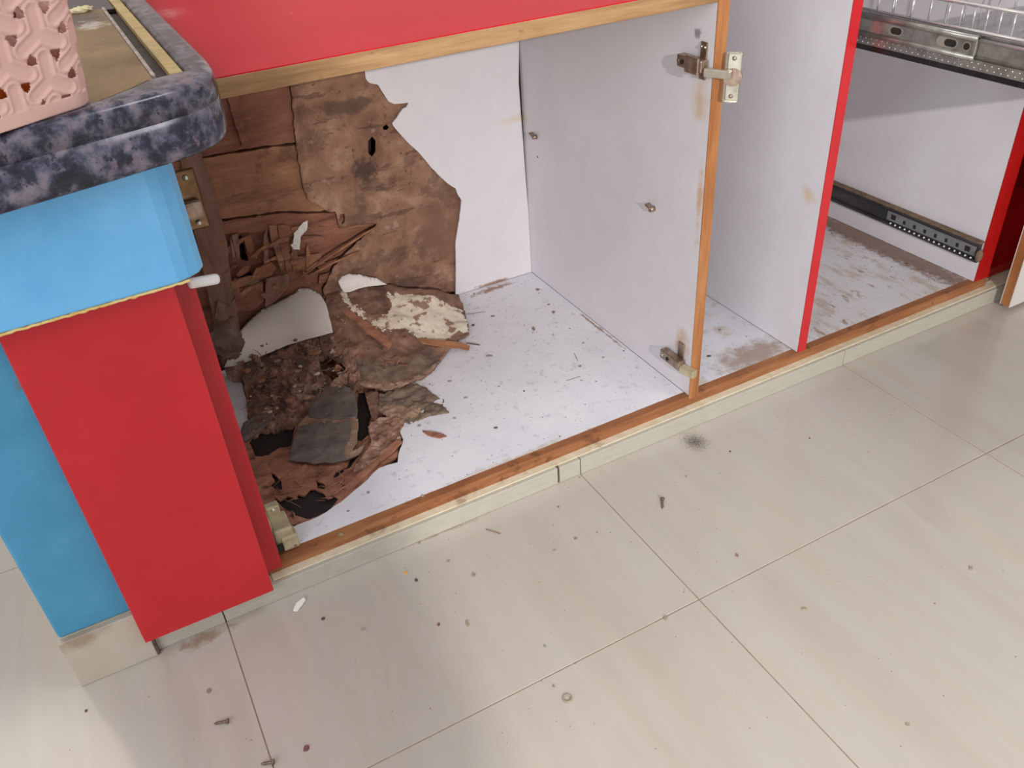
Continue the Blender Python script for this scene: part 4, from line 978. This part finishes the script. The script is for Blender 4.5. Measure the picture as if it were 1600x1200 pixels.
# wires
def wire(p0, p1, r=0.0011, name='wire'):
    return MB().cyl(p0, p1, r, None, 8).build(name, 'chrome', bk)
for x in (BX0 + 0.001, BX1 - 0.001):
    wire((x, BY0, 0.651), (x, 0.05 if x < 0.7 else BY1, 0.651), 0.0024, 'rod')
    wire((x, BY0, 0.6825), (x, 0.05 if x < 0.7 else BY1, 0.6825), 0.0024, 'rod')
wire((BX0, BY0, 0.6825), (BX1, BY0, 0.6825), 0.0024, 'rod')
wire((BX0, BY1, 0.6825), (BX1, BY1, 0.6825), 0.0024, 'rod')
wire((0.74, BY0, 0.66), (0.74, -0.22, 0.66), 0.002, 'rod')
yy = 0.012
k = 0
while yy > BY0 + 0.01:
    thick = 0.0022 if k in (0, 2) else 0.0010
    wire((BX0 + 0.001, yy, 0.651), (BX0 + 0.001, yy, 0.6825), thick)
    wire((BX1 - 0.001, yy, 0.603), (BX1 - 0.001, yy, 0.6825), 0.0012)
    yy -= 0.030 if k < 4 else 0.0195
    k += 1
for i in range(9):
    x = BX0 + (i + 1) * (BX1 - BX0) / 10
    wire((x, BY1 - 0.001, 0.604), (x, BY1 - 0.001, 0.6825), 0.0013)
    wire((x, BY0 + 0.004, 0.604), (x, BY0 + 0.004, 0.6825), 0.0013)
for i in range(11):
    wire((0.74, -0.23 - i * 0.0185, 0.603), (0.74, -0.23 - i * 0.0185, 0.66), 0.001)

# ------------------------------------------------------------------ white board at the right
dr = thing('cabinet_door', 'white door board with a bare plywood edge at the far right', 'door', (1.25, -0.03, 0.010))
MB().box(1.021, 1.48, -0.0415, -0.0225, 0.012, 0.60, 0.0004).build('core', 'ply_edge_up', dr)
MB().box(1.0205, 1.4805, -0.0432, -0.0417, 0.0115, 0.6005).build('face', 'board', dr)
MB().box(1.0205, 1.4805, -0.0223, -0.0210, 0.0115, 0.6005).build('face', 'board', dr)

# ------------------------------------------------------------------ granite counter
gr = thing('granite_countertop', 'speckled grey granite countertop end with a rounded corner over the blue beam', 'countertop', (-0.7, 0.1, 0.6895))
outer = [(-0.835, -0.178), (-0.80, -0.171), (-0.65, -0.143), (-0.56, -0.122), (-0.50, -0.106), (-0.470, -0.095), (-0.450, -0.081), (-0.437, -0.062), (-0.430, -0.036), (-0.4272, 0.0)]
inner = [(-0.4575, -0.033), (-0.4921, -0.041), (-0.5124, -0.062), (-0.5425, -0.085), (-0.5904, -0.104), (-0.65, -0.122), (-0.80, -0.152), (-0.835, -0.158)]
MB().prism(outer + [(-0.4270, 0.10), (-0.4270, 0.60), (-0.4575, 0.60)] + inner, 0.7285, 0.7535, 0.009, 5, 0, 'top').build('slab', 'granite', gr, True)
ap_in = [(x - 0.012, y + 0.055) for x, y in reversed(outer[:6])]
MB().prism(outer[:9] + [(-0.434, -0.026), (-0.45, -0.016), (-0.480, -0.03)] + ap_in, 0.6895, 0.7284, 0.008, 3, 0, 'bottom').build('edge_strip', 'granite', gr, True)
MB().box(-0.83, -0.4577, -0.03, 0.60, 0.7286, 0.7430).build('recess_base', 'dark_slot', gr)
MB().prism([(-0.83, -0.150), (-0.65, -0.1205), (-0.5904, -0.1025), (-0.5425, -0.0835), (-0.5124, -0.0605), (-0.4921, -0.0398), (-0.4868, -0.0390), (-0.4868, 0.385), (-0.83, 0.385)], 0.7432, 0.7512).build('recess_floor', 'recess', gr)
MB().box(-0.4864, -0.4828, -0.030, 0.385, 0.7432, 0.7530, 0.0008).build('metal_strip', 'dusty_metal', gr)
MB().box(-0.4700, -0.4577, -0.031, 0.60, 0.7432, 0.7522, 0.0012).build('resin_strip', 'resin', gr)
MB().box(-0.83, -0.4705, 0.3855, 0.60, 0.7432, 0.7490, 0.001).build('back_strip', 'black_stone', gr)
b = bmesh.new()
bmesh.ops.create_icosphere(b, subdivisions=3, radius=1)
cc = Vector((-0.5111, 0.3787, 0.7545))
for v in b.verts:
    v.co = Vector((v.co.x * 0.013, v.co.y * 0.010, v.co.z * 0.004)) * (1 + 0.5 * noise.fractal(v.co * 2, 1, 2, 3)) + cc
me = bpy.data.meshes.new('crumb'); b.to_mesh(me); b.free()
tag(finish('mortar_crumb', me, 'crumb', None, True), 'pale yellow mortar crumb at the back of the counter recess', 'crumb')

# ------------------------------------------------------------------ pink lattice basket
ex = Vector((0.885, 0.4656, 0)); ey = Vector((-0.4656, 0.885, 0))
corner = Vector((-0.5415, -0.0940, 0.7538))
bw, bd, bh, rad = 0.19, 0.13, 0.125, 0.022
per = []
def side(p, q, n):
    for i in range(n):
        t = i / n
        per.append((p[0] + (q[0] - p[0]) * t, p[1] + (q[1] - p[1]) * t))
def arc(cx, cy, a0, n):
    for i in range(n):
        a = math.radians(a0 + 90 * i / n)
        per.append((cx + rad * math.cos(a), cy + rad * math.sin(a)))
stp = 0.0011
side((-bw + rad, 0), (-rad, 0), int((bw - 2 * rad) / stp)); arc(-rad, rad, -90, 28)
side((0, rad), (0, bd - rad), int((bd - 2 * rad) / stp)); arc(-rad, bd - rad, 0, 28)
side((-rad, bd), (-bw + rad, bd), int((bw - 2 * rad) / stp)); arc(-bw + rad, bd - rad, 90, 28)
side((-bw, bd - rad), (-bw, rad), int((bd - 2 * rad) / stp)); arc(-bw + rad, rad, 180, 28)
NP = len(per)
S = [0.0]
for i in range(1, NP + 1):
    a, c = per[i - 1], per[i % NP]
    S.append(S[-1] + math.hypot(a[0] - c[0], a[1] - c[1]))
TOT = S[-1]
AA = 0.0355
ncol = max(2, 2 * round(TOT / (AA * 0.866 * 2)))
SX = (ncol * AA * 0.866) / TOT
def lattice(s, t):
    """relief height, and whether (s,t) falls in one of the triangular openings"""
    s = s * SX
    best = (9, None, 0, 0)
    i0 = int(s / (0.866 * AA))
    for i in range(i0 - 1, i0 + 2):
        j0 = int(t / AA)
        for j in range(j0 - 1, j0 + 2):
            lx, lz = i * 0.866 * AA, j * AA + (i % 2) * AA / 2
            for ty, (ox, oz) in ((0, (0, 0)), (1, (0.577 * AA, 0)), (2, (0.2887 * AA, 0.5 * AA))):
                dx, dz = s - lx - ox, t - lz - oz
                d = math.hypot(dx, dz)
                if d < best[0]:
                    best = (d, ty, dx, dz)
    d, ty, dx, dz = best
    hole = False
    if ty in (0, 1):
        sg = 1 if ty == 0 else -1
        z = dz * sg
        r = 0.085 * AA
        hole = z > -r and (z * 0.5 + abs(dx) * 0.866) < r
    # three-armed flat stars with a raised rounded rim, interlocked
    def star(dx, dz):
        ang = math.atan2(dz, dx)
        best_ = 9.0
        for a in (90, 210, 330):
            ca, sa = math.cos(math.radians(a)), math.sin(math.radians(a))
            u = dx * ca + dz * sa
            w = -dx * sa + dz * ca
            u2 = max(0.0, min(u, 0.50 * AA))
            best_ = min(best_, math.hypot(u - u2, w) / AA)
        return best_
    hh = 0.0
    for i in range(i0 - 1, i0 + 2):
        j0 = int(t / AA)
        for j in range(j0 - 2, j0 + 2):
            e = star(s - i * 0.866 * AA - 0.2887 * AA, t - j * AA - (i % 2) * AA / 2 - 0.5 * AA)
            if e < 0.40:
                hh = max(hh, 0.35 * max(0.0, 1 - e / 0.25) + math.exp(-((e - 0.17) / 0.055) ** 2))
    return 0.0020 * hh, hole
b = bmesh.new()
rows = int(bh / stp)
grid = []
for r_ in range(rows + 1):
    t = r_ * stp
    tap = 1.0 + 0.15 * (t / bh)
    ring = []
    for i in range(NP):
        x, y = per[i]
        hgt, hole = lattice(S[i], t - 0.010)
        if t < 0.012 or t > bh - 0.008:
            hgt, hole = 0.0018, False
        a, c = per[i - 1], per[(i + 1) % NP]
        nx, ny = c[1] - a[1], -(c[0] - a[0])
        ll = math.hypot(nx, ny) or 1
        xx = (x + bw / 2) * tap - bw / 2 + nx / ll * hgt
        yy = (y - bd / 2) * tap + bd / 2 + ny / ll * hgt
        p = corner + ex * xx + ey * yy + Vector((0, 0, t))
        ring.append((b.verts.new(p), hole))
    grid.append(ring)
for r_ in range(rows):
    for i in range(NP):
        q = [grid[r_][i], grid[r_][(i + 1) % NP], grid[r_ + 1][(i + 1) % NP], grid[r_ + 1][i]]
        if sum(1 for v in q if v[1]) >= 2:
            continue
        b.faces.new([v[0] for v in q]).smooth = True
b.faces.new([v[0] for v in reversed(grid[0])])
for v in [v for v in b.verts if not v.link_faces]:
    b.verts.remove(v)
me = bpy.data.meshes.new('basket'); b.to_mesh(me); b.free()
bsk = thing('lattice_basket', 'pink plastic lattice basket standing on the granite counter recess', 'basket', corner)
lw = finish('wall', me, 'pink', bsk)
sol = lw.modifiers.new('thickness', 'SOLIDIFY'); sol.thickness = 0.002; sol.offset = -1
mb = MB()
mb.tube([corner + ex * ((x + bw / 2) * 1.15 - bw / 2) + ey * ((y - bd / 2) * 1.15 + bd / 2) + Vector((0, 0, bh)) for x, y in per[::4] + [per[0]]], 0.003, 8)
mb.build('rim', 'pink', bsk, True)
def lump(name, mt, c, size, label, cat, seed):
    b = bmesh.new()
    bmesh.ops.create_icosphere(b, subdivisions=4, radius=1.0)
    for v in b.verts:
        d = 1 + 0.10 * noise.fractal(v.co * 1.3 + Vector((seed, 0, 0)), 0.9, 2, 3)
        q = Vector((v.co.x * size[0], v.co.y * size[1], v.co.z * size[2])) * d
        v.co = corner + ex * (c[0] + q.x) + ey * (c[1] + q.y) + Vector((0, 0, c[2] + q.z))
    me = bpy.data.meshes.new(name); b.to_mesh(me); b.free()
    return tag(finish(name, me, mt, None, True), label, cat)
lump('orange', 'orange', (-0.055, 0.045, 0.024), (0.032, 0.030, 0.020), 'orange item glimpsed through the lowest openings of the pink basket, right one', 'orange', 1)
lump('orange', 'orange', (-0.120, 0.045, 0.024), (0.030, 0.030, 0.020), 'orange item glimpsed through the lowest openings of the pink basket, left one', 'orange', 2)
lump('dark_filler', 'maroon', (-0.090, 0.060, 0.076), (0.072, 0.042, 0.028), 'added dark red lump standing in for shade behind the upper openings of the pink basket', 'filler', 3)  # added lump, stands in for the dark inside of the basket

# ------------------------------------------------------------------ chips and screws
def chip(name, c, rx, ry, mt, label, cat, seed, group, h=0.0016, ang=0.0):
    rnd = random.Random(seed)
    n = rnd.randint(6, 9)
    lo, hi = [], []
    b = bmesh.new()
    for i in range(n):
        a = 2 * math.pi * i / n + rnd.uniform(-.2, .2)
        r = rnd.uniform(0.65, 1.1)
        x, y = rx * r * math.cos(a), ry * r * math.sin(a)
        x, y = x * math.cos(ang) - y * math.sin(ang), x * math.sin(ang) + y * math.cos(ang)
        lo.append(b.verts.new((c[0] + x, c[1] + y, c[2] + 0.0002)))
        hi.append(b.verts.new((c[0] + x * 0.8, c[1] + y * 0.8, c[2] + h * rnd.uniform(0.6, 1.2))))
    b.faces.new(hi); b.faces.new(list(reversed(lo)))
    for i in range(n):
        b.faces.new((lo[i], lo[(i + 1) % n], hi[(i + 1) % n], hi[i]))
    me = bpy.data.meshes.new(name); b.to_mesh(me); b.free()
    return tag(finish(name, me, mt), label, cat, group)
GC, GF = 'loose chips on the white cabinet floor', 'loose chips on the tiled floor'
Zc, Zf = 0.057, 0.0
CH = [
 ((0.2094, 0.5102, 0.057), 7, 5, 'chip_brown', 'crumbled brown chip closest to the back corner of the cabinet floor', GC),
 ((0.1886, 0.4063, 0.057), 6, 6, 'chip_brown', 'round brown chip by the divider on the cabinet floor', GC),
 ((0.1215, 0.3722, 0.057), 5, 9, 'chip_brown', 'brown figure-eight chip in the middle back of the cabinet floor', GC),
 ((0.0245, 0.4544, 0.057), 4.5, 4, 'chip_dark', 'dark brown lump beside the veneer sheet edge', GC),
 ((0.0747, 0.4629, 0.057), 7, 2.5, 'chip_brown', 'slim brown chip right of the veneer sheet', GC),
 ((0.0005, 0.3324, 0.057), 11, 3.6, 'chip_grey', 'grey arrowhead-shaped chip right of the pointed wood strip', GC),
 ((-0.1021, 0.2962, 0.057), 7, 2.2, 'chip_grey', 'slim grey chip below the veneer sheet', GC),
 ((0.1761, 0.2709, 0.057), 4, 3.2, 'chip_grey', 'small grey lump right of centre on the cabinet floor', GC),
 ((0.1277, 0.2053, 0.057), 6, 3, 'chip_grey', 'flat grey chip at the end of a hair-thin fibre on the cabinet floor', GC),
 ((0.1805, 0.2063, 0.057), 4.2, 2.6, 'chip_grey', 'oval grey chip nearest the lower right hinge', GC),
 ((-0.0995, 0.2323, 0.057), 6.5, 2.6, 'chip_grey', 'oval grey chip right of the leaf-shaped crust', GC),
 ((-0.0933, 0.1242, 0.057), 6, 2.2, 'chip_dark', 'slim dark chip near the middle of the bright cabinet floor', GC),
 ((-0.1427, 0.1882, 0.057), 5, 2.6, 'chip_grey', 'grey chip at the tip of the leaf-shaped crust', GC),
 ((0.0001, 0.193, 0.057), 2.6, 2.2, 'chip_dark', 'small dark bead at the centre of the cabinet floor', GC),
 ((-0.0127, 0.0442, 0.057), 3, 2.2, 'chip_grey', 'small grey chip near the front wooden edge', GC),
 ((0.1962, 0.4391, 0.057), 4.5, 1.8, 'chip_brown', 'thin brown flake above the round brown chip', GC),
 ((0.0853, 0.5721, 0.057), 4, 2.4, 'chip_brown', 'brown flake at the foot of the torn back panel', GC),
 ((-0.2041, 0.2022, 0.057), 6, 3, 'chip_grey', 'grey curl just behind the orange splinter', GC),
 ((-0.4093, 0.0213, 0.057), 6, 3.4, 'chip_green', 'khaki chip nearest the lower left hinge', GC),
 ((-0.2706, 0.0336, 0.057), 4.5, 2.6, 'chip_grey', 'grey sliver close to the front wooden edge', GC),
 ((-0.3417, 0.0868, 0.057), 4, 3.2, 'chip_grey', 'pale grey smudge chip off the dark void edge', GC),
 ((-0.3832, 0.0634, 0.057), 3.6, 1.8, 'chip_grey', 'thin grey flake in front of the dark void', GC),
 ((0.4252, 0.1612, 0.057), 6, 4, 'chip_grey', 'grey curled chip on the narrow compartment floor', GC),
 ((0.3483, 0.1005, 0.057), 7, 3, 'chip_dark', 'dark splinter chip at the front left of the narrow compartment', GC),
 ((0.9333, 0.1538, 0.057), 4, 2, 'chip_dark', 'dark crumb under the drawer runner', GC),
 ((0.6475, 0.0553, 0.057), 4, 3, 'chip_brown', 'brown crumb behind the red divider edge', GC),
 ((-0.0732, -0.0483, 0.0), 3.5, 2, 'chip_brown', 'small brown chip below the plinth notch', GF),
 ((-0.0864, -0.1226, 0.0), 4.5, 3.6, 'chip_brown', 'tan lump in the middle of the front tile', GF),
 ((-0.276, -0.0615, -0.0), 5, 3, 'chip_green', 'khaki flake under the plinth left of the tile joint', GF),
 ((-0.3413, -0.0487, 0.0), 4.5, 3, 'chip_orange', 'bright orange crumb on the tiled floor', GF),
 ((-0.3332, -0.0712, 0.0), 4, 4, 'chip_dark', 'dark three-pointed crumb beside the orange crumb', GF),
 ((-0.2548, -0.1068, 0.0), 5, 4.6, 'chip_green', 'round khaki flake right of the orange crumb', GF),
 ((-0.1263, -0.1269, 0.0), 3.6, 2, 'chip_grey', 'small grey chip below the tan lump', GF),
 ((-0.3025, -0.1826, 0.0), 4, 6.5, 'chip_green', 'long khaki seed-shaped flake near the shadow edge', GF),
 ((-0.3378, -0.1633, 0.0), 2.8, 3.2, 'chip_maroon', 'tiny maroon crumb left of the seed-shaped flake', GF),
 ((-0.2992, -0.0026, -0.0), 3.6, 2, 'chip_green', 'khaki crumb against the plinth', GF),
 ((-0.0608, -0.3174, 0.0), 4.5, 4.5, 'chip_green', 'grey crumb on the long grout joint', GF),
 ((-0.051, -0.1289, 0.0), 2.2, 2.6, 'chip_grey', 'grey crumb right of the tan lump', GF),
 ((0.1453, -0.0987, 0.0), 2.4, 2.2, 'chip_grey', 'grey crumb above the upright screw', GF),
 ((-0.6472, -0.1045, 0.0), 5.5, 4.5, 'chip_brown', 'square brown chip in front of the pillar base', GF),
 ((-0.5572, -0.2516, 0.0), 9, 6, 'chip_maroon', 'largest maroon flake near the bottom left', GF),
 ((-0.4767, -0.0678, 0.0), 5, 3, 'chip_dark', 'dark flake in front of the plinth end', GF),
 ((-0.4333, -0.1156, -0.0), 6, 3, 'chip_green', 'dark green curl left of the shadow edge', GF),
 ((-0.228, -0.2721, 0.0), 3.4, 2.4, 'chip_grey', 'grey crumb right of the seed-shaped flake', GF),
 ((-0.2497, -0.3319, 0.0), 2.6, 3, 'chip_grey', 'grey crumb above the washer', GF),
 ((0.0996, -0.278, 0.0), 5, 3.4, 'chip_brown', 'brown chip left of the long grout joint', GF),
 ((0.1121, -0.4035, 0.0), 7.5, 4.5, 'chip_green', 'rectangular grey-green flake in the middle of the tiles', GF),
 ((0.3649, -0.4698, 0.0), 5.5, 4, 'chip_green', 'rectangular grey-green flake at the far right of the tiles', GF),
 ((0.2478, -0.0871, 0.0), 2.4, 2, 'chip_dark', 'black crumb right of the soot mark', GF),
 ((0.3861, -0.1314, 0.0), 2.6, 2, 'chip_dark', 'dark crumb between the soot mark and the right joint', GF),
 ((0.1451, -0.0982, 0.0), 2.6, 2.4, 'chip_grey', 'grey crumb below the soot mark', GF),
 ((0.0911, -0.597, 0.0), 4, 2, 'chip_green', 'small flake near the bottom right', GF),
 ((-0.6073, -0.2457, 0.0), 5, 2.5, 'chip_dark', 'dark flake at the bottom left edge', GF),
 ((-0.7954, -0.0512, 0.0), 3, 2, 'chip_dark', 'dark crumb in front of the pillar corner', GF),
]
for k, (c, a, bb_, m_, lb, g) in enumerate(CH):
    s_ = 0.00062 + 0.00012 * max(0.0, c[1] + 0.3)
    chip('floor_chip', c, a * s_ * 1.05, bb_ * s_ * 1.6, m_, lb, 'chip', 100 + k, g, 0.0018, -0.45 if g == GC else random.uniform(-0.6, 0.2))
FB = [([(0.0301, 0.5032, 0.0575), (0.0698, 0.489, 0.0575)], 0.0006, 'brown hair-thin fibre right of the veneer sheet'),
      ([(0.0813, 0.1783, 0.0575), (0.1107, 0.1764, 0.0575)], 0.0006, 'grey hair-thin fibre in the middle of the cabinet floor'),
      ([(0.1418, 0.2492, 0.0575), (0.1338, 0.2225, 0.0575)], 0.0006, 'short grey fibre above the flat grey chip'),
      ([(-0.1967, -0.0316, 0.0008), (-0.1814, -0.0526, 0.0008)], 0.0011, 'brown wood sliver on the tile in front of the plinth')]
for k, (pq, r_, lb) in enumerate(FB):
    tag(stick(pq[0], pq[1], r_, k + 9, bend=0.0).build('fibre', 'chip_brown', None, True), lb, 'fibre')

def screw(head, tip, label):
    a, b = Vector(head), Vector(tip)
    d = (b - a).normalized()
    z = Vector((0, 0, 0.0038))
    root = thing('screw', label, 'screw', (a.x, a.y, 0.0), 'screws dropped on the tiled floor')
    MB().cyl(a + z, a + z + d * 0.003, 0.0038, 0.0022, 12).build('head', 'screw', root)
    mb = MB()
    n = 22
    L = (b - a).length
    mb.tube([a + z * (1 - 0.55 * i / n) + d * (0.002 + (L - 0.002) * i / n) for i in range(n + 1)],
            [(0.0019 if i % 2 else 0.0014) * (1 if i < n - 3 else (n - i + 0.6) / 4) for i in range(n + 1)], 8)
    mb.build('shank', 'screw', root)
S3 = [(0.0775, -0.1239, 0.0), (0.0652, -0.1406, 0.0), (-0.6338, -0.1658, -0.0), (-0.6511, -0.1588, 0.0), (-0.5976, -0.2513, 0.0), (-0.6125, -0.2445, 0.0)]
screw(S3[0], S3[1], 'small screw lying on the tile right of the front joint')
screw(S3[2], S3[3], 'rusty screw lying left of the maroon flake')
screw(S3[4], S3[5], 'rusty screw at the bottom edge beside the left joint')
# washer
wc = Vector((-0.2439, -0.3567, 0.0))
mb = MB()
ring = [wc + Vector((0.0052 * math.cos(a), 0.0052 * math.sin(a), 0.0014)) for a in [2 * math.pi * i / 24 for i in range(25)]]
mb.tube(ring, 0.0012, 6)
tag(mb.build('washer', 'chip_green', None, True), 'small ring-shaped washer on the front tile', 'washer')
me = sheet([(-0.5105, -0.0324, 0.0012), (-0.503, -0.0218, 0.004), (-0.4898, -0.0179, 0.006), (-0.4877, -0.0218, 0.003), (-0.4961, -0.0296, 0.002), (-0.506, -0.0365, 0.0012)], 'xy', 0.003, 0.0008, 0.001, 40, 0.0005, 91)
tag(finish('paper_scrap', me, 'paper', None, True), 'white paper scrap in front of the plinth at the left', 'scrap')

# dust too fine to count
def specks(name, area, n, z, mt, seed, size, label, dens=None):
    rnd = random.Random(seed)
    V, F = [], []
    k = 0
    guard = 0
    while k < n and guard < n * 60:
        guard += 1
        x, y = rnd.uniform(area[0], area[1]), rnd.uniform(area[2], area[3])
        if dens and rnd.random() > dens(x, y):
            continue
        s_ = rnd.uniform(*size) * (1.8 if rnd.random() < 0.08 else 1)
        a = rnd.uniform(0, math.pi)
        e = rnd.uniform(0.35, 1.0)
        o = len(V)
        for i in range(5):
            t = a + i * 2 * math.pi / 5
            px, py = s_ * math.cos(t - a), s_ * e * math.sin(t - a)
            V.append((x + px * math.cos(a) - py * math.sin(a), y + px * math.sin(a) + py * math.cos(a), z + 0.0001))
        V.append((x, y, z + s_ * 0.7))
        for i in range(5):
            F.append((o + i, o + (i + 1) % 5, o + 5))
        F.append((o + 4, o + 3, o + 2, o + 1, o))
        k += 1
    me = bpy.data.meshes.new(name)
    me.from_pydata(V, [], F)
    return tag(finish(name, me, mt), label, 'dust', None, 'stuff')
onlam = lambda x, y: 0.0 if not inpoly(x, y, [(p[0], p[1]) for p in lam]) else (1.0 if y > 0.30 and x < 0.12 else 0.42)
specks('dust_specks', (-0.50, 0.235, 0.04, 0.585), 330, Zc, 'chip_dark', 5, (0.0005, 0.0013), 'fine dark dust specks scattered over the white cabinet floor', onlam)
nearp = lambda x, y: max(0.06, math.exp(-abs(x - 0.0) * 1.2) * math.exp(-abs(y + 0.1) * 2.2)) if not (x < -0.69 and y > -0.02) else 0
specks('dust_specks', (-0.85, 1.2, -0.7, -0.004), 260, Zf, 'chip_brown', 6, (0.0004, 0.0012), 'fine brown dust specks scattered over the floor tiles', nearp)
specks('dust_specks', (0.26, 0.49, 0.04, 0.40), 60, Zc, 'chip_brown', 8, (0.0005, 0.0013), 'fine dust specks in the narrow compartment')
specks('dust_specks', (0.515, 0.975, 0.04, 0.585), 420, Zc, 'chip_dark', 9, (0.0005, 0.0014), 'dark dust specks on the stained drawer compartment floor', lambda x, y: 1.0 if x > 0.86 else 0.25)

# ------------------------------------------------------------------ out of frame: an added cupboard behind the viewer that shades the left
cb = thing('shadow_blocker', 'added grey cupboard standing behind the viewpoint', 'blocker', (-0.80, -1.95, 0))
MB().box(-1.02, -0.562, -2.15, -1.75, 0.05, 1.62, 0.004).build('body', 'blocker_grey', cb)
for x in (-1.0, -0.58):
    for y in (-2.12, -1.79):
        MB().cyl((x, y, 0.0005), (x, y, 0.052), 0.012, None, 10).build('blocker_leg', 'dark_steel', cb)
MB().box(-1.015, -0.79, -1.7495, -1.735, 0.06, 1.61, 0.003).build('door', 'blocker_grey', cb)
MB().box(-0.785, -0.566, -1.7495, -1.735, 0.06, 1.61, 0.003).build('door', 'blocker_grey', cb)
